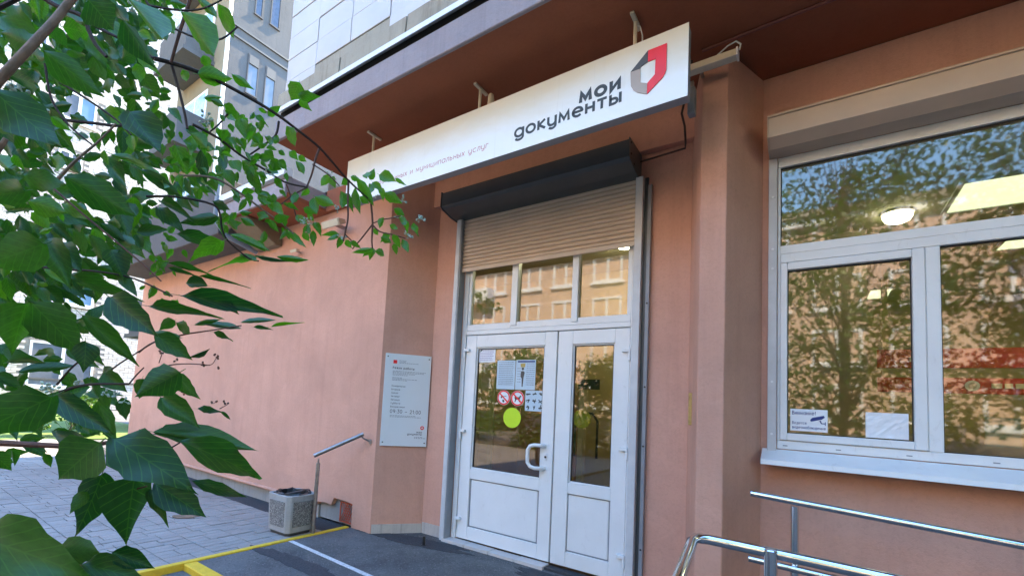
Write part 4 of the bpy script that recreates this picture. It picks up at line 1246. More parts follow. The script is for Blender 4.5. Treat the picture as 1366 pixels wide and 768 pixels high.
round_lamp(.605, 5.62, 3.322, .105, 'lit round lamp on the ceiling behind the upper window pane', M_LAMPW)
round_lamp(-1.68, 5.25, 3.342, .11, 'lit round lamp on the ceiling of the entrance hall', M_LAMPH)
panel_light(2.6, 3.4, 6.3, 7.1, 3.338, 'unseen ceiling panel added over the reception counter to brighten the room', M_LAMPFILL)  # added out of view to brighten the red boards and the room
M_REDB = plain('red_board', (0.50, 0.028, 0.012), 0.5, var=0.06)
rc = thing('reception_sign', 'red header boards with pale marks above the reception counter inside', 'sign', (1.9, 8.0, 1.8))
for (z0, z1) in ((2.165, 2.395), (1.865, 2.045)):
    obj('header_board', MB().box(.655, 4.4, 8.0, 8.08, z0, z1), M_REDB, rc)
obj('post', MB().box(.70, .76, 8.02, 8.07, 0, 3.33), M_INWALL, rc)
obj('post', MB().box(2.9, 2.96, 8.02, 8.07, 0, 3.33), M_INWALL, rc)
obj('roundel', MB().disc((1.47, 1.955), .06, 7.985, 7.999, 24), M_PAPER, rc)
obj('roundel', MB().disc((1.47, 1.955), .035, 7.98, 7.9845, 20), M_TAUPE, rc)
mk = MB()
for k, (a, b) in enumerate(((.95, 1.0), (1.02, 1.06), (1.62, 1.70), (1.72, 1.78), (1.80, 1.9), (1.92, 1.97))):
    mk.box(a, b, 7.99, 7.999, 1.93 if a > 1.1 else 2.24, 1.985 if a > 1.1 else 2.30)
obj('print_mark', mk, M_CREAM, rc)
ct = thing('reception_counter', 'long counter standing below the red header boards', 'counter', (2.2, 7.6, 0))
obj('front_panel', MB().box(.8, 4.3, 7.5, 7.55, 0, 1.05), M_WOOD, ct)
obj('top', MB().box(.75, 4.35, 7.4, 7.85, 1.0505, 1.09), M_INCEIL, ct, bevel=.005)
obj('end_panel', MB().box(.8, .84, 7.551, 7.8, 0, 1.05), M_WOOD, ct)
# hall behind the door: brown boards and an inner glazed door
hd = thing('inner_door', 'brown boarded inner door at the back of the entrance hall', 'door', (-3.0, 5.8, 0))
for k in range(3):
    obj('board', MB().box(-3.62 + k * .42, -3.205 + k * .42, 5.75, 5.81, 0.02, 2.05), M_WOOD, hd, bevel=.006)
obj('frame', MB().box(-3.70, -3.63, 5.74, 5.83, 0, 2.14).box(-2.355, -2.285, 5.74, 5.83, 0, 2.14).box(-3.6295, -2.3555, 5.74, 5.83, 2.06, 2.14), M_INBEIGE, hd)
hv = thing('inner_screen', 'dim glazed screen with a dark sign inside the entrance hall', 'partition', (-1.6, 5.0, 0))
obj('frame', MB().box(-2.2, -2.13, 5.0, 5.05, 0, 2.25).box(-1.62, -1.56, 5.0, 5.05, 0, 2.25).box(-2.1295, -1.6205, 5.0, 5.05, 2.17, 2.25).box(-2.1295, -1.6205, 5.0, 5.05, 0.0, .5), M_INBEIGE, hv)
obj('sign_board', MB().box(-2.06, -1.82, 4.985, 4.999, 1.64, 1.75), M_BLACK, hv)
obj('hanging_bar', MB().tube([(-2.09, 5.02, .9), (-2.09, 5.02, 1.3), (-2.02, 5.02, 1.38), (-1.9, 5.02, 1.38), (-1.84, 5.02, 1.3), (-1.84, 5.02, .9)], .014, 8), M_BLACK, hv, smooth=True)

# ------------------------------------------------------------------ buildings beyond the courtyard
bh = thing('brick_house', 'pale brick house with white windows glimpsed through the shrub leaves', 'house', (-30, 2, 0))
BX = -30.0
wins = []
def bwin(x0, x1, ym0, ym1, xm):
    a, b = hit(x0, ym0, (BX, 0, 0), (1, 0, 0)), hit(x1, ym0, (BX, 0, 0), (1, 0, 0))
    c, d = hit(xm, ym1, (BX, 0, 0), (1, 0, 0)), hit(xm, ym0, (BX, 0, 0), (1, 0, 0))
    wins.append((a.y, b.y, c.z, d.z))
bwin(54, 128, 374, 406, 92)
bwin(40, 128, 458, 517, 85)
bwin(84, 132, 128, 166, 108)
bwin(78, 112, 203, 226, 95)
bwin(-70, -20, 374, 406, -45)
bwin(-80, -20, 458, 517, -50)
bwin(30, 70, 20, 60, 50)
obj('wall', MB().box(BX - 8, BX, -22, 13, -.06, 26), M_MORTAR, bh)
bk = MB()
rr = random.Random(31)
BHT, BLN = 0.135, 0.40
z = 0.0
j = 0
while z < 25.8:
    yy = -7.0 - (BLN / 2 if j % 2 else 0)
    while yy < 12.6:
        y0, y1, z0, z1 = yy + .010, yy + BLN - .010, z + .009, z + BHT - .009
        if not any(y1 > w[0] - .06 and y0 < w[1] + .06 and z1 > w[2] - .06 and z0 < w[3] + .06 for w in wins):
            d = BX + .022 + rr.uniform(-.006, .008)
            bk.add([(BX, y0, z0), (BX, y1, z0), (BX, y1, z1), (BX, y0, z1), (d, y0, z0), (d, y1, z0), (d, y1, z1), (d, y0, z1)],
                   [(4, 5, 6, 7), (0, 1, 5, 4), (1, 2, 6, 5), (2, 3, 7, 6), (3, 0, 4, 7)])
        yy += BLN
    z += BHT
    j += 1
obj('brickwork', bk, M_BRICK, bh, kind='stuff')
M_BLIND = plain('grey_curtain_behind_glass', (0.13, 0.14, 0.17), 0.25, var=0.2, nscale=1.5, spec=.6)
M_BLUEGL = plain('sky_blue_window_glass', (0.16, 0.26, 0.38), 0.1, var=0.1, nscale=.6, spec=.7)
for i, (y0, y1, z0, z1) in enumerate(wins):
    f = MB()
    t = .10
    ym = (y0 + y1) / 2
    f.box(BX - .05, BX + .05, y0, y1, z0, z0 + t).box(BX - .05, BX + .05, y0, y1, z1 - t, z1)
    for (a, b) in ((y0, y0 + t), (ym - t * .7, ym + t * .7), (y1 - t, y1)):
        f.box(BX - .05, BX + .049, a, b, z0 + t, z1 - t)
    f.box(BX - .02, BX + .14, y0 - .1, y1 + .15, z0 - .10, z0 - .002)
    wo_ = obj('window', f, M_PVC, bh)
    obj('pane', MB().box(BX + .002, BX + .012, y0 + t, ym - t * .7, z0 + t, z1 - t), M_BLIND, wo_)
    obj('pane', MB().box(BX + .002, BX + .012, ym + t * .7, y1 - t, z0 + t, z1 - t), M_BLUEGL if i in (0, 2) else M_BLIND, wo_)
for zz in (0.9, 5.2):
    obj('string_course', MB().box(BX, BX + .07, -22, 13, zz * 1.55, zz * 1.55 + .09), M_GREYWALL, bh)
obj('roof', MB().box(BX - 8.4, BX + .5, -22.4, 13.4, 26, 26.3), M_CONC, bh)

gx = -16.0
gy0, gy1 = hit(309, 40, (gx, 0, 0), (1, 0, 0)).y, hit(392, 60, (gx, 0, 0), (1, 0, 0)).y
gb = thing('grey_apartment_block', 'grey rendered apartment block with narrow windows rising behind the pale tiled wall', 'building', (gx - 2, gy0 + 3, 0))
obj('wall', MB().box(gx - 4.0, gx, gy0, gy0 + 7.5, -.06, 24), M_GREYWALL, gb)
obj('end_wall', MB().box(gx - 4.0, gx - .26, gy0 - .03, gy0 - .001, -.06, 24), M_TANWALL, gb)
def gwin(x0, x1, ya, yb):
    a, b = hit(x0, (ya + yb) / 2, (gx, 0, 0), (1, 0, 0)), hit(x1, (ya + yb) / 2, (gx, 0, 0), (1, 0, 0))
    xm = (x0 + x1) / 2
    c, d = hit(xm, yb, (gx, 0, 0), (1, 0, 0)), hit(xm, ya, (gx, 0, 0), (1, 0, 0))
    y0, y1, z0, z1 = a.y, b.y, c.z, d.z
    e = .035
    f = MB().box(gx - .02, gx + .035, y0 - e, y0, z0 - e, z1 + e).box(gx - .02, gx + .035, y1, y1 + e, z0 - e, z1 + e).box(gx - .02, gx + .034, y0, y1, z1, z1 + e).box(gx - .02, gx + .06, y0 - .06, y1 + .06, z0 - .05, z0 - .001)
    o = obj('window', f, M_GREYWALL, gb)
    obj('pane', MB().box(gx + .001, gx + .008, y0, y1, z0, z1), M_DARKGL if ya < 60 else M_BLIND, o)
    if ya > 60:
        obj('shade', MB().box(gx + .01, gx + .05, y0, y1, z1 - (z1 - z0) * .22, z1), M_DKGREY, o)
gwin(342.5, 350.5, -24, 23)
gwin(363, 373.5, -18, 38)
gwin(330, 343, 76, 128)
gwin(353, 365, 92, 150)
gwin(342.5, 350.5, -160, -110)
gwin(363, 373.5, -150, -95)
for (ya, yb) in ((58, 58), (72, 72)):
    pz = hit(350, ya, (gx, 0, 0), (1, 0, 0)).z
    obj('facade_band', MB().box(gx, gx + .05, gy0 + .05, gy0 + 7.4, pz - .035, pz + .035), M_DKGREY, gb)
obj('downpipe', MB().tube([(gx - .05, gy0 - .07, 24), (gx - .05, gy0 - .07, 0)], .07, 8), M_FOAMPIPE, gb, smooth=True)
for k in range(5):
    zz = 3.2 + k * 3.3
    b = obj('balcony', MB().box(gx - 3.4, gx - 1.1, gy0 - 1.0, gy0 - .031, zz, zz + 1.15), M_GREYWALL, gb)
    obj('balcony_slab', MB().box(gx - 3.5, gx - 1.0, gy0 - 1.1, gy0 - .031, zz - .14, zz - .002), M_GREYWALL, b)
    w_ = obj('window', MB().box(gx - 3.2, gx - 1.3, gy0 - .06, gy0 - .0315, zz + 1.16, zz + 2.4), M_FARTRIM, gb)
    obj('pane', MB().box(gx - 3.1, gx - 2.3, gy0 - .07, gy0 - .0605, zz + 1.26, zz + 2.3).box(gx - 2.2, gx - 1.4, gy0 - .07, gy0 - .0605, zz + 1.26, zz + 2.3), M_FARGLASS, w_)
obj('roof', MB().box(gx - 4.3, gx + .3, gy0 - .3, gy0 + 7.8, 24, 24.3), M_CONC, gb)

# ------------------------------------------------------------------ across the street: what the panes mirror, plus trees added to block sky
ob = thing('orange_apartment_block', 'long sunlit orange brick apartment block mirrored in the door and window panes', 'building', (-10, -24, 0))
OY = -23.0
obj('wall', MB().box(-46, 26, OY - 11, OY, -.06, 12.4), M_FARBRICK, ob)
obj('roof', MB().box(-46.5, 26.5, OY - 11.5, OY + .5, 12.4, 12.75), M_CONC, ob)
obj('cornice', MB().box(-46, 26, OY, OY + .3, 11.95, 12.39), M_FARTRIM, ob)
obj('base_course', MB().box(-46, 26, OY, OY + .1, -.06, 1.0), M_GREYWALL, ob)
wf = MB()
wf.box(-1.0, 1.0, OY, OY + .09, 0, .14).box(-1.0, 1.0, OY, OY + .09, 1.66, 1.8).box(-1.0, -.86, OY, OY + .089, .14, 1.66).box(.86, 1.0, OY, OY + .089, .14, 1.66).box(-.08, .08, OY, OY + .088, .14, 1.66).box(-1.15, 1.15, OY, OY + .18, -.16, -.002)
w0 = obj('window', wf, M_FARTRIM, ob, origin=(0, OY, 0))
p0_ = obj('pane', MB().box(-.86, .86, OY + .004, OY + .02, .14, 1.66), M_FARGLASS, w0, origin=(0, OY, 0))
cnt = 0
for i in range(23):
    for k in range(4):
        xx, zz = -44 + i * 3.0, 1.7 + k * 2.85
        if cnt == 0:
            o, pn = w0, p0_
        else:
            o = w0.copy()
            COL.objects.link(o)
            pn = p0_.copy()
            COL.objects.link(pn)
            pn.parent = o
        cnt += 1
        o.location = (xx, OY, zz)
for i in range(5):
    for k in range(1, 4):
        xx, zz = -36.5 + i * 15.0, 1.0 + k * 2.85
        obj('balcony', MB().box(xx - 1.5, xx + 1.5, OY + .0005, OY + 1.1, zz, zz + 1.0), M_FARTRIM, ob)

def leaf_cloud(mb, cx, cy, cz, rx, ry, rz, n, size, r, shell=0.55):
    for _ in range(n):
        while True:
            p = Vector((r.uniform(-1, 1), r.uniform(-1, 1), r.uniform(-1, 1)))
            if shell < p.length < 1.0:
                break
        q = Vector((cx + p.x * rx, cy + p.y * ry, cz + p.z * rz))
        a = Vector((r.uniform(-1, 1), r.uniform(-1, 1), r.uniform(-.9, .3))).normalized()
        b = a.cross(Vector((r.uniform(-1, 1), r.uniform(-1, 1), r.uniform(-1, 1)))).normalized()
        L, w = size * r.uniform(.7, 1.3), size * r.uniform(.3, .5)
        m = q + a * L * .5
        mb.add([q, m + b * w, q + a * L, m - b * w], [(0, 1, 2, 3)])

def tree(name, x, y, h, spread, label, group, n=26, leaves=95, lsize=.24, seed=1, trunk_r=.16, base=.35, cat='tree'):
    r = random.Random(seed)
    t = thing(name, label, cat, (x, y, -.06), group)
    m = MB()
    top = Vector((x + r.uniform(-.3, .3), y + r.uniform(-.3, .3), h * .8))
    b0 = Vector((x, y, -.1))
    pts = [b0, b0.lerp(top, .35) + Vector((r.uniform(-.15, .15), r.uniform(-.15, .15), 0)), b0.lerp(top, .7), top]
    m.tube(pts, [trunk_r, trunk_r * .75, trunk_r * .45, trunk_r * .12], 8)
    cl = MB()
    for k in range(n):
        f = base + (1 - base) * (k + r.random()) / n
        a = r.uniform(0, 6.283)
        env = math.sin(math.pi * min(1, .18 + .82 * (f - base) / (1 - base))) ** .6
        rad = spread * env * r.uniform(.35, 1.0)
        c = Vector((x + rad * math.cos(a), y + rad * math.sin(a), h * f))
        s = b0.lerp(top, max(.15, f - .22))
        m.tube([s, s.lerp(c, .5) + Vector((0, 0, .25)), c], [trunk_r * .2, trunk_r * .11, trunk_r * .04], 5)
        sz = spread * r.uniform(.26, .42)
        leaf_cloud(cl, c.x, c.y, c.z, sz, sz, sz * .75, leaves, lsize, r, .3)
    obj('trunk', m, M_TRUNK, t, smooth=True)
    obj('crown', cl, M_TREELEAF, t, kind='stuff', recalc=False)
    return t
G = 'street trees mirrored in the panes'
tree('street_tree', 0.7, -10.6, 12.0, 3.1, 'tall leafy street tree mirrored in the window panes beside the pillar', None, 75, 150, .15, 5, .13, .08)
tree('street_tree', 5.6, -12.4, 12.5, 3.4, 'broad tall street tree mirrored in the wide window pane', None, 75, 150, .16, 8, .14, .10)
tree('street_tree', 7.4, -1.6, 13.0, 4.0, 'unseen dense tree added past the end of the ramp railing to block the sky', None, 110, 170, .17, 13, .20, .08)  # added out of view to keep sky light off the recess and window wall
tree('street_tree', 6.6, -6.4, 13.5, 3.6, 'dense tree added to block the sky, mirrored at the edge of the wide window pane', None, 90, 160, .17, 17, .20, .10)  # also added to cut the sky light coming from this side
tree('street_tree', -15.0, -13.5, 7.6, 1.9, 'thin street tree mirrored in the transom panes', None, 14, 40, .22, 21, .1, .5)
for i, (x, y, h, s, lab) in enumerate(((-5.2, -7.0, 3.0, 1.6, 'round bush mirrored in the narrow door leaf'), (-8.4, -7.4, 3.3, 1.8, 'bushy shrub mirrored in the wide door leaf'),
                                       (-11.8, -7.8, 3.1, 1.8, 'bushy shrub mirrored beside the door hinges'), (-2.2, -6.6, 2.8, 1.5, 'low bush mirrored near the door post'))):
    tree('roadside_bush', x, y, h, s, lab, None, 40, 130, .13, 40 + i, .04, .03, 'bush')
tree('courtyard_bush', -15.4, 3.7, 1.05, .95, 'sunlit yellow green bush at the far end of the block pavement', None, 16, 120, .10, 60, .03, .15, 'bush')
tree('courtyard_bush', -17.2, 2.0, 1.2, 1.0, 'pale sunlit bush behind the big dark leaves by the brick house', None, 14, 110, .10, 61, .03, .15, 'bush')
struct('lawn', MB().box(-29.8, -14.6, -6, 6.5, -.064, -.03), plain('grass_sward', (0.10, 0.16, 0.035), .9, var=.35, nscale=6, bmp=.5))
struct('soil_bed', MB().box(-3.0, -.75, -1.4, .6, -.044, -.028), plain('soil', (0.06, 0.045, 0.035), .95, var=.4, nscale=25, bmp=.7))

# ------------------------------------------------------------------ the shrub in front of the camera
sh = thing('dogwood_shrub', 'leafy green shrub with thin dark twigs reaching in front of the facade', 'shrub', (-1.45, -0.15, -.03))
PROFILE = [(0, .02), (.05, .15), (.12, .30), (.22, .44), (.34, .5), (.46, .49), (.58, .42), (.70, .31), (.81, .185), (.90, .085), (.96, .03), (1.0, .004)]
def leaf_mesh(name, mat, fold, droop, wave, twist, seed):
    r = random.Random(seed)
    me = bpy.data.meshes.new(name)
    us = (-1, -.5, 0, .5, 1)
    vs, uvs, fs = [], [], []
    for i, (t, hw) in enumerate(PROFILE):
        ser = 1 + (.045 if i % 2 else -.04) + r.uniform(-.06, .06)
        for u in us:
            x = u * hw * (ser if abs(u) == 1 else 1)
            z = fold * abs(u) * hw - droop * t * t + wave * math.sin(t * 9 + u * 1.3) * abs(u) * .5 + twist * u * hw * t
            vs.append((x, t, z))
            uvs.append((.5 + u * hw, t))
    for i in range(len(PROFILE) - 1):
        for k in range(4):
            fs.append((i * 5 + k, i * 5 + k + 1, (i + 1) * 5 + k + 1, (i + 1) * 5 + k))
    o = len(vs)                       # short petiole
    for (t, z) in ((-.13, .02), (.02, .004)):
        for (dx, dz) in ((-.012, 0), (.012, 0), (0, -.016)):
            vs.append((dx, t, z + dz)); uvs.append((.5, 0))
    fs += [(o, o + 1, o + 4, o + 3), (o + 1, o + 2, o + 5, o + 4), (o + 2, o, o + 3, o + 5)]
    me.from_pydata(vs, [], fs)
    uvl = me.uv_layers.new(name='UVMap')
    for lp in me.loops:
        uvl.data[lp.index].uv = uvs[lp.vertex_index]
    for p in me.polygons:
        p.use_smooth = True
    me.materials.append(mat)
    return me
SHAPES = [(.22, .10, .05, .0), (.42, .24, .05, .30), (.12, .16, .09, -.35), (.34, -.08, .06, .18), (.18, .34, .10, -.15), (.5, .12, .04, .1), (.08, .42, .12, .3)]
LM = {'d': [leaf_mesh('leaf', M_LEAF, *s, 3 + i) for i, s in enumerate(SHAPES)],
      'b': [leaf_mesh('leaf', M_LEAFY, *s, 30 + i) for i, s in enumerate(SHAPES)]}
rl = random.Random(77)
def leaf_matrix(bx, by, tx, ty, w, dep, roll=None, dz=None):
    dz = rl.uniform(-.05, .10) if dz is None else dz
    L2 = math.hypot(tx - bx, ty - by) / F_PX * dep
    B = at(bx, by, dep)
    T = at(tx, ty, dep + dz * max(L2, .02) * 6)
    a = T - B
    L = a.length
    a.normalize()
    v = (B + T) / 2 - Vector((0, 0, EYE))
    v.normalize()
    s = a.cross(v).normalized()
    n = s.cross(a).normalized()
    roll = rl.uniform(-.6, .6) if roll is None else roll
    s2 = s * math.cos(roll) + n * math.sin(roll)
    n2 = s2.cross(a).normalized()
    if n2.z < 0:
        n2, s2 = -n2, -s2
    wid = w / F_PX * dep / max(.55, math.cos(roll))
    M = Matrix((( s2.x * wid, a.x * L, n2.x * L, B.x), (s2.y * wid, a.y * L, n2.y * L, B.y), (s2.z * wid, a.z * L, n2.z * L, B.z), (0, 0, 0, 1)))
    return M
nleaf = 0
def leaf(bx, by, tx, ty, w, dep=.95, kind='d', roll=None):
    global nleaf
    o = bpy.data.objects.new('leaf', rl.choice(LM[kind]))
    link(o, sh)
    M = leaf_matrix(bx, by, tx, ty, w * 1.04, dep, roll)
    o.matrix_world = M
    o.parent = sh
    o.matrix_parent_inverse = Matrix.Translation(-LOC[sh.name])
    o.matrix_basis = M
    nleaf += 1

BIG = [  # base x, y, tip x, y, width (photo pixels), distance, kind
 (-42, 712, 112, 758, 60, .72, 'd'), (72, 737, 139, 733, 36, .78, 'd'), (108, 752, 192, 764, 28, .8, 'd'), (150, 736, 206, 757, 26, .82, 'd'), (30, 750, 84, 757, 11, .8, 'b'), (85, 757, 141, 763, 13, .82, 'd'),
 (72, 528, -22, 572, 58, .74, 'd'), (74, 527, 148, 578, 30, .8, 'd'), (132, 596, 40, 576, 24, .8, 'd'), (134, 590, 74, 640, 62, .75, 'd'), (136, 632, 116, 694, 44, .85, 'd'), (116, 655, 94, 682, 17, .85, 'd'),
 (180, 636, 165, 718, 60, .82, 'd'), (196, 650, 226, 694, 17, .88, 'd'), (150, 584, 243, 641, 62, .76, 'd'), (238, 588, 366, 634, 38, .84, 'd'), (205, 576, 344, 598, 30, .86, 'd'), (206, 644, 274, 688, 40, .86, 'd'),
 (256, 641, 337, 664, 17, .88, 'd'), (204, 579, 284, 563, 18, .9, 'd'), (215, 530, 263, 566, 30, .9, 'd'), (240, 496, 182, 528, 42, .82, 'd'), (231, 497, 265, 532, 20, .9, 'd'), (190, 505, 184, 533, 20, .95, 'd'),
 (263, 545, 301, 547, 10, 1.0, 'd'), (295, 549, 308, 558, 5, 1.0, 'd'), (206, 446, 257, 479, 26, .9, 'd'), (252, 476, 283, 465, 7, .95, 'd'), (146, 396, 206, 446, 42, .85, 'd'), (41, 403, 108, 470, 52, .84, 'd'),
 (114, 455, 115, 492, 28, .88, 'd'), (36, 404, 13, 463, 46, .86, 'd'), (109, 420, 187, 487, 24, .9, 'd'), (61, 484, -2, 478, 20, .95, 'd'), (25, 496, 106, 489, 12, 1.0, 'd'), (46, 473, 86, 461, 9, 1.0, 'd'),
 (152, 500, 125, 488, 17, .95, 'd'), (140, 497, 164, 521, 22, .95, 'd'), (-10, 500, 32, 517, 17, .9, 'd'), (130, 533, 150, 592, 22, .88, 'd'), (138, 521, 146, 550, 12, 1.0, 'd'), (163, 530, 168, 560, 17, 1.0, 'd'),
 (60, 325, -12, 352, 52, .8, 'd'), (62, 318, 89, 376, 33, .88, 'd'), (80, 324, 108, 361, 26, .9, 'd'), (99, 308, 116, 339, 15, .95, 'd'), (120, 314, 147, 352, 17, .95, 'd'), (148, 333, 166, 368, 30, .95, 'd'),
 (90, 366, 186, 398, 16, .9, 'd'), (134, 298, 169, 323, 15, .95, 'd'), (150, 354, 188, 398, 15, .95, 'd'), (235, 312, 298, 322, 14, 1.0, 'd'), (298, 321, 257, 339, 23, 1.0, 'b'), (307, 313, 363, 334, 10, 1.05, 'b'),
 (345, 342, 292, 349, 9, 1.1, 'b'), (339, 340, 392, 350, 6, 1.1, 'd'), (369, 342, 411, 346, 8, 1.1, 'b'), (320, 339, 351, 349, 7, 1.1, 'b'), (220, 351, 289, 362, 6, 1.0, 'd'), (224, 357, 263, 368, 6, 1.0, 'd'),
 (277, 381, 243, 374, 15, 1.0, 'd'), (264, 368, 331, 382, 5, 1.0, 'd'), (240, 394, 373, 411, 22, .95, 'd'), (293, 398, 319, 419, 12, .98, 'd'), (198, 408, 279, 414, 13, .98, 'd'), (233, 427, 213, 439, 15, 1.0, 'd'),
 (236, 430, 258, 446, 15, 1.0, 'd'), (259, 433, 299, 425, 7, 1.05, 'd'), (270, 432, 327, 438, 9, 1.05, 'd'), (321, 430, 370, 426, 7, 1.1, 'd'), (338, 436, 364, 439, 5, 1.1, 'd'), (361, 436, 407, 431, 5, 1.1, 'b'),
 (284, 443, 313, 451, 9, 1.05, 'd'), (200, 443, 248, 451, 10, 1.0, 'd'), (58, 68, 138, 131, 36, .8, 'd'), (118, 0, 152, 42, 44, .72, 'd'), (164, 27, 206, 93, 28, .74, 'd'), (171, -2, 229, 61, 27, .9, 'b'),
 (242, 16, 293, 79, 33, .95, 'b'), (214, 19, 233, 48, 23, .97, 'b'), (292, 6, 317, 55, 18, 1.0, 'b'), (262, -4, 288, 23, 11, 1.0, 'b'), (264, 99, 312, 106, 22, 1.05, 'b'), (271, 74, 279, 93, 13, 1.1, 'b'),
 (309, 99, 339, 119, 11, 1.1, 'b'), (244, 93, 251, 111, 11, 1.1, 'b'), (272, 131, 297, 130, 8, 1.1, 'b'), (280, 133, 301, 143, 8, 1.1, 'b'), (299, 139, 317, 151, 11, 1.1, 'b'), (399, 110, 389, 135, 23, 1.15, 'b'),
 (397, 126, 427, 131, 11, 1.15, 'b'), (399, 131, 414, 149, 9, 1.2, 'b'), (42, 60, -4, 40, 30, .78, 'd'), (0, 22, 42, 62, 28, .82, 'd'), (8, 98, 62, 116, 24, .8, 'd'), (88, 84, 112, 131, 20, .95, 'b'), (84, 36, 116, 44, 24, .95, 'b'),
 (-12, 118, 82, 205, 60, .76, 'd'), (30, 234, 90, 250, 30, .82, 'd'), (86, 236, 184, 291, 42, .8, 'd'), (172, 148, 215, 208, 44, .86, 'd'), (36, 254, -16, 262, 32, .8, 'd'), (150, 206, 249, 243, 13, .95, 'b'), (188, 227, 247, 263, 17, .9, 'd'),
 (38, 268, 92, 286, 28, .9, 'b'), (98, 252, 152, 271, 26, .92, 'b'), (210, 277, 239, 303, 19, 1.0, 'd'), (291, 289, 239, 298, 16, 1.0, 'd'), (214, 268, 257, 291, 13, 1.0, 'd'), (284, 268, 309, 281, 11, 1.05, 'd'),
 (254, 178, 279, 198, 16, 1.1, 'b'), (234, 194, 251, 232, 19, 1.05, 'b'), (268, 200, 276, 247, 15, 1.1, 'd'), (320, 158, 329, 190, 16, 1.15, 'b'), (336, 165, 333, 188, 11, 1.15, 'b'), (309, 214, 321, 232, 15, 1.1, 'b'), (298, 226, 313, 248, 15, 1.1, 'b'),
 (324, 214, 341, 242, 15, 1.15, 'b'), (333, 228, 346, 254, 15, 1.15, 'b'), (383, 168, 396, 197, 15, 1.2, 'b'), (348, 254, 361, 277, 15, 1.15, 'b'), (363, 268, 379, 292, 12, 1.2, 'b'),
]
SPRIG = [  # the outer sprig in front of the sign
 (438, 233, 430, 250, 10), (441, 235, 447, 250, 10), (455, 255, 459, 280, 11), (460, 258, 471, 281, 10), (474, 250, 480, 287, 11), (476, 238, 500, 276, 13), (490, 238, 488, 226, 10), (494, 240, 500, 224, 9), (506, 233, 528, 241, 15), (527, 238, 541, 247, 5),
 (493, 245, 500, 260, 9), (497, 243, 512, 258, 9), (512, 256, 537, 273, 12), (505, 250, 512, 268, 8), (526, 278, 540, 288, 9), (533, 289, 546, 302, 8), (552, 297, 555, 317, 9), (537, 319, 546, 340, 9), (452, 312, 429, 313, 7), (452, 313, 436, 321, 7),
 (454, 316, 451, 331, 8), (461, 320, 469, 331, 8), (467, 322, 481, 330, 6), (497, 332, 468, 337, 7), (497, 332, 484, 341, 7), (497, 330, 493, 347, 9), (500, 335, 514, 341, 9), (508, 316, 522, 324, 9), (524, 313, 535, 331, 10), (520, 312, 507, 322, 9), (525, 325, 530, 340, 8),
 (420, 262, 448, 275, 14), (419, 264, 424, 288, 12), (410, 250, 402, 262, 9), (404, 310, 413, 322, 9), (384, 308, 409, 331, 9), (380, 343, 412, 348, 8), (395, 215, 405, 232, 9), (398, 208, 409, 216, 8), (386, 202, 398, 212, 9), (410, 285, 420, 295, 8), (395, 288, 412, 300, 9), (465, 240, 455, 246, 9), (468, 236, 482, 241, 7), (480, 262, 492, 272, 9), (512, 290, 505, 305, 8), (498, 305, 505, 314, 7), (540, 292, 546, 312, 7), (520, 300, 532, 306, 7)]
for q in BIG:
    leaf(*q, roll=rl.uniform(-.45, .45))
for (a, b, c, d, w) in SPRIG:
    leaf(a, b, c, d, w, rl.uniform(1.35, 1.6), 'b', rl.uniform(-.5, .5))

# between the traced leaves: smaller leaves on the twigs, deeper inside the shrub
def edge_x(y):
    """how far right the dense part of the shrub reaches at photo row y"""
    pts = [(-40, 250), (0, 240), (60, 200), (110, 215), (160, 240), (200, 300), (250, 300), (290, 215), (330, 180), (370, 120), (400, 40)]
    for (y0, x0), (y1, x1) in zip(pts, pts[1:]):
        if y0 <= y <= y1:
            return x0 + (x1 - x0) * (y - y0) / (y1 - y0)
    return 0
budget = 296 - nleaf
more = []
while len(more) < budget + 640:
    y = rl.uniform(-30, 385)
    x = rl.uniform(-40, edge_x(y))
    if 70 < x < 135 and 110 < y < 240 and rl.random() < .72:      # the gaps that show the brick house
        continue
    if 95 < y < 125 and 100 < x < 170 and rl.random() < .5:
        continue
    a = rl.gauss(.75, .55)
    L = rl.uniform(16, 46) if x < 190 else rl.uniform(11, 26)
    kd = 'b' if (x > 170 or rl.random() < .35) else 'd'
    more.append((x, y, x + L * math.cos(a), y + L * math.sin(a), L * rl.uniform(.32, .55), rl.uniform(.95, 1.5), kd))
for q in more[:budget]:
    leaf(*q)
# the leaves past the limit: one joined part
def leaf_mass(specs, kind, mat):
    me = bpy.data.meshes.new('foliage')
    vs, fs, uvs = [], [], []
    for M in specs:
        src = rl.choice(LM[kind])
        o = len(vs)
        vs += [M @ v.co for v in src.vertices]
        for p in src.polygons:
            fs.append(tuple(i + o for i in p.vertices))
        for l in src.uv_layers[0].data:
            uvs.append(tuple(l.uv))
    me.from_pydata(vs, [], fs)
    u = me.uv_layers.new(name='UVMap')
    for l, q in zip(u.data, uvs):
        l.uv = q
    for p in me.polygons:
        p.use_smooth = True
    me.materials.append(mat)
    o = bpy.data.objects.new('foliage', me)
    LOC[o.name] = Vector((0, 0, 0))
    link(o, sh)
    o['kind'] = 'stuff'
    return o
low = []
while len(low) < 95:         # the lower left side of the shrub, deeper than the traced leaves
    y = rl.uniform(385, 610)
    x = rl.uniform(-45, 150 - abs(y - 500) * .35)
    a = rl.gauss(.55, .6)
    L = rl.uniform(16, 40)
    low.append((x, y, x + L * math.cos(a), y + L * math.sin(a), L * rl.uniform(.3, .55)))
leaf_mass([leaf_matrix(*q[:4], q[4], rl.uniform(1.1, 1.7)) for q in low], 'd', M_LEAFM)
half = len(more[budget:]) // 2
leaf_mass([leaf_matrix(*q[:4], q[4], rl.uniform(1.25, 1.9)) for q in more[budget:budget + half]], 'd', M_LEAF)
leaf_mass([leaf_matrix(*q[:4], q[4], rl.uniform(1.25, 1.9)) for q in more[budget + half:]], 'd', M_LEAFM)
small = []
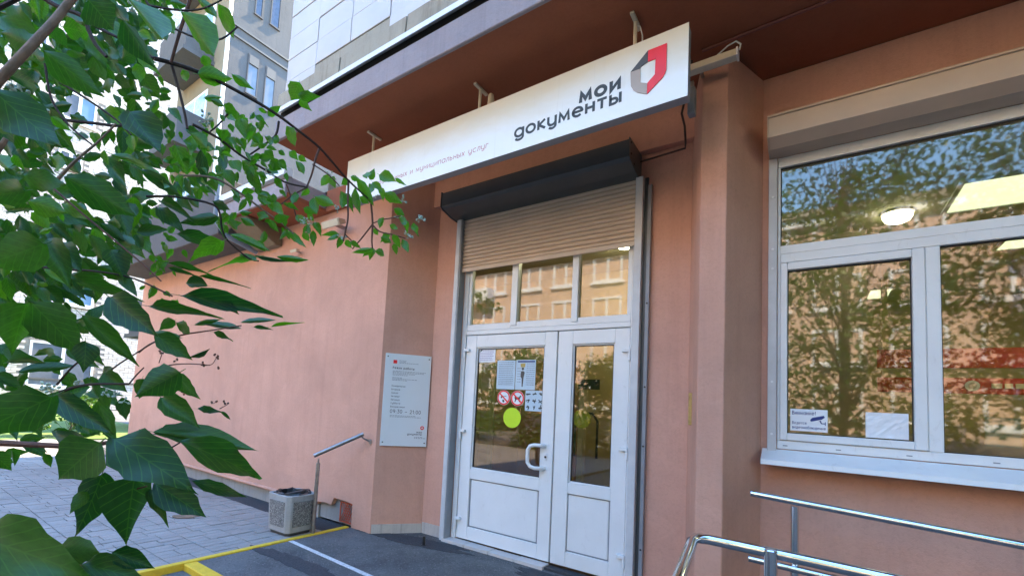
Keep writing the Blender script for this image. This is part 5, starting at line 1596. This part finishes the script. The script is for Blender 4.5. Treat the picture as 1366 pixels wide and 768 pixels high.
while len(small) < 190:      # young leaves in tufts along the outer twigs
    bx, by = rl.choice(((240, 190), (262, 205), (285, 215), (300, 190), (318, 200), (335, 225), (350, 215), (362, 190), (345, 175), (385, 240), (372, 262), (400, 300), (345, 255), (270, 240), (310, 240), (240, 225), (225, 200), (300, 290), (225, 320), (215, 345), (220, 390), (330, 150), (290, 160), (365, 300)))
    x, y = bx + rl.gauss(0, 12), by + rl.gauss(0, 11)
    a = rl.gauss(1.0, .8)
    L = rl.uniform(9, 22)
    small.append(leaf_matrix(x, y, x + L * math.cos(a), y + L * math.sin(a), L * rl.uniform(.35, .6), rl.uniform(1.05, 1.3)))
leaf_mass(small, 'b', M_LEAFY)

def branch(pts, dep, rpx, mat=M_BARK, name='branch', n=6):
    ds = dep if hasattr(dep, '__len__') else [dep] * len(pts)
    P = [at(x, y, d) for (x, y), d in zip(pts, ds)]
    # smooth the polyline
    out = []
    for i in range(len(P) - 1):
        p_1, p0, p1, p2 = P[max(i - 1, 0)], P[i], P[i + 1], P[min(i + 2, len(P) - 1)]
        for k in range(4):
            t = k / 4
            out.append(.5 * ((2 * p0) + (p1 - p_1) * t + (2 * p_1 - 5 * p0 + 4 * p1 - p2) * t * t + (3 * p0 - p_1 - 3 * p1 + p2) * t ** 3))
    out.append(P[-1])
    r0, r1 = (rpx if hasattr(rpx, '__len__') else (rpx, rpx * .7))
    rs = [(r0 + (r1 - r0) * i / (len(out) - 1)) / F_PX * sum(ds) / len(ds) for i in range(len(out))]
    return obj(name, MB().tube(out, rs, n), mat, sh, smooth=True)
branch([(-30, 142), (0, 106), (41, 62), (75, 25), (110, -20)], [.7, .7, .71, .73, .75], (6.2, 5.0), M_BARKT, 'stem', 10)
branch([(-12, 210), (0, 197), (8, 185)], .72, (4, 3), M_BARKT, 'stem', 8)
branch([(45, -12), (75, 8), (110, 22), (118, 40), (128, 60), (142, 76)], .85, (3.4, 2.2))
branch([(112, 25), (140, 42), (178, 60), (205, 78)], .87, (2.4, 1.5))
branch([(195, 2), (215, 28), (240, 42), (270, 53), (296, 52), (317, 36)], 1.0, (1.7, 1.1))
branch([(200, 8), (240, 14), (270, 12), (296, 0)], 1.0, (1.6, 1.0))
branch([(256, -8), (240, 42), (228, 84)], 1.02, (2.4, 2.0), M_BARKR)
branch([(228, 84), (238, 118), (246, 150), (250, 172)], 1.04, (2.0, 1.5))
branch([(205, 78), (228, 84), (264, 96), (306, 116), (362, 148), (400, 176), (429, 200), (464, 240), (497, 270)], [1.0, 1.03, 1.06, 1.1, 1.18, 1.25, 1.32, 1.42, 1.5], (2.6, 1.4))
branch([(427, 196), (421, 212), (416, 232), (409, 250)], 1.35, (1.5, 1.2), M_BARKR)
branch([(417, 219), (438, 233), (453, 248)], 1.37, (1.0, .8), M_BARKR)
branch([(465, 240), (464, 270), (464, 292), (460, 312), (458, 322)], 1.43, (1.5, 1.0), M_BARKR)
branch([(495, 272), (497, 297), (496, 321), (497, 332)], 1.5, (1.5, 1.0), M_BARKR)
branch([(497, 299), (483, 317), (470, 332)], 1.5, (1.2, .9), M_BARKR)
branch([(497, 300), (507, 309), (524, 313), (541, 318)], 1.5, (1.1, .8), M_BARKR)
branch([(497, 298), (510, 293), (522, 291), (535, 288)], 1.5, (.9, .7), M_BARKR)
branch([(460, 312), (468, 320), (480, 328)], 1.45, (.9, .6), M_BARKR)
branch([(410, 250), (398, 256), (386, 264), (372, 275)], 1.36, (1.2, .9), M_BARKR)
branch([(382, 246), (388, 262), (394, 285), (398, 296)], 1.3, (1.0, .8), M_BARKR)
branch([(257, 166), (292, 185), (321, 207), (356, 228), (380, 243), (410, 250)], [1.1, 1.13, 1.17, 1.22, 1.28, 1.35], (1.8, 1.2))
branch([(372, 162), (368, 180), (354, 192), (331, 208)], 1.22, (1.6, 1.1))
branch([(304, 152), (292, 166), (280, 176)], 1.12, (1.3, 1.0))
branch([(240, 234), (284, 237), (317, 255), (352, 281), (376, 298), (392, 312)], [1.05, 1.07, 1.1, 1.15, 1.18, 1.2], (1.6, 1.1), M_BARKT)
branch([(195, 262), (239, 263), (284, 273), (294, 288), (296, 304), (304, 321), (331, 344), (345, 348)], [.98, 1.0, 1.02, 1.04, 1.05, 1.06, 1.08, 1.1], (1.7, 1.0))
branch([(70, 250), (110, 285), (150, 318), (190, 352), (215, 375)], .92, (1.4, 1.0), M_BARKR)
branch([(20, 350), (70, 358), (130, 362), (180, 372), (230, 395)], .95, (1.7, 1.0))
branch([(185, 470), (206, 456), (246, 446), (285, 440), (322, 434)], 1.0, (1.3, .8), M_BARKR)
branch([(-10, 590), (50, 593), (110, 595), (152, 590), (206, 600)], .8, (4.5, 1.8), M_BARKR, 'stem', 8)
branch([(80, 523), (100, 516), (128, 512), (172, 512)], .92, (2.4, 1.3))
branch([(76, 513), (92, 494), (107, 481), (118, 478)], .92, (1.6, 1.0))
branch([(132, 512), (150, 492), (175, 475), (206, 456)], .95, (1.3, .9))
branch([(172, 512), (182, 500), (192, 490)], .92, (1.2, .9))
branch([(172, 602), (170, 640), (176, 652), (196, 648)], .84, (1.6, 1.0), M_BARKR)
branch([(204, 606), (222, 600), (240, 590)], .82, (1.2, 1.0))
branch([(80, 110), (120, 135), (155, 160), (175, 180)], .95, (1.6, 1.0))
branch([(60, 85), (68, 130), (90, 165), (125, 195)], .95, (1.6, 1.1))
branch([(85, 160), (130, 165), (160, 168), (185, 160)], .98, (2.4, 1.6))
branch([(72, 245), (90, 225), (108, 208)], .9, (2.6, 1.8), M_BARKT)
branch([(108, 208), (130, 190), (155, 165)], .93, (1.8, 1.2), M_BARKT)
# stems that carry all this up from the soil bed, left of the frame
root = Vector((-1.45, -.15, -.05))
def stem(px, py, d, r0, mat):
    e = at(px, py, d)
    m = root.lerp(e, .5) + Vector((-.10, -.04, .05))
    obj('stem', MB().tube([root, root.lerp(m, .55), m, m.lerp(e, .6), e], [r0, r0 * .9, r0 * .75, r0 * .6, r0 * .5], 8), mat, sh, smooth=True)
stem(-30, 142, .7, .014, M_BARKT)
stem(-10, 590, .8, .012, M_BARKR)
stem(-20, 352, .95, .010, M_BARK)
stem(-40, 30, .85, .011, M_BARK)
for (x0, y0, x1, y1) in ((-40, 30, 45, -12), (-20, 352, 20, 350)):
    branch([(x0, y0), ((x0 + x1) / 2, (y0 + y1) / 2), (x1, y1)], .88, (3.6, 2.6))

def buds(px, py, dep, n, spread, rpx, mat, seed):
    r = random.Random(seed)
    m = MB()
    c = at(px, py, dep)
    rr_ = rpx / F_PX * dep
    sp = spread / F_PX * dep
    for k in range(n):
        d = Vector((r.uniform(-1, 1), r.uniform(-1, 1), r.uniform(-.6, 1)))
        p = c + d * sp
        m.tube([c, p], [rr_ * .22, rr_ * .22], 4)
        m.tube([p - d * rr_ * .6, p, p + d * rr_ * .9, p + d * rr_ * 1.5], [rr_ * .25, rr_, rr_ * .8, rr_ * .12], 6)
    obj('flower_cluster', m, mat, sh, smooth=True)
for i, (x, y, d, n, s, r_) in enumerate(((18, 118, .82, 9, 10, 2.6), (35, 135, .84, 14, 14, 3.0), (55, 148, .85, 10, 10, 2.6), (62, 516, .8, 8, 6, 2.4), (70, 520, .8, 6, 6, 2.2), (105, 512, .85, 5, 5, 2.0), (138, 524, .9, 6, 6, 1.8), (152, 528, .9, 6, 6, 1.8),
                                         (165, 535, .9, 5, 5, 1.6), (450, 280, 1.45, 8, 6, 1.4), (441, 234, 1.4, 4, 4, 1.2), (537, 268, 1.5, 9, 5, 1.3), (531, 290, 1.5, 6, 4, 1.2), (560, 291, 1.5, 12, 6, 1.4), (545, 315, 1.5, 9, 5, 1.3), (456, 318, 1.45, 6, 4, 1.3), (405, 296, 1.3, 10, 7, 1.4), (417, 300, 1.3, 8, 6, 1.3), (500, 262, 1.5, 6, 5, 1.2), (356, 232, 1.2, 7, 6, 1.4), (275, 160, 1.1, 10, 9, 2.0), (178, 8, .95, 8, 12, 2.4))):
    buds(x, y, d, n, s, r_, M_BUD, 100 + i)
branch([(214, 490), (232, 486), (256, 485), (280, 487)], .95, (.9, .6), M_BUDD, 'flower_stalk')
branch([(268, 487), (282, 486), (288, 478)], .95, (.6, .5), M_BUDD, 'flower_stalk')
branch([(212, 484), (216, 472)], .95, (.6, .5), M_BUDD, 'flower_stalk')
branch([(293, 545), (302, 540)], 1.0, (.7, .5), M_BUDD, 'flower_stalk')
for i, (x, y) in enumerate(((216, 470), (235, 480), (270, 486), (285, 474), (292, 478), (290, 490), (285, 538), (303, 540), (299, 536), (245, 525))):
    buds(x, y, .95, 3, 2.6, 1.5, M_BUDD, 200 + i)
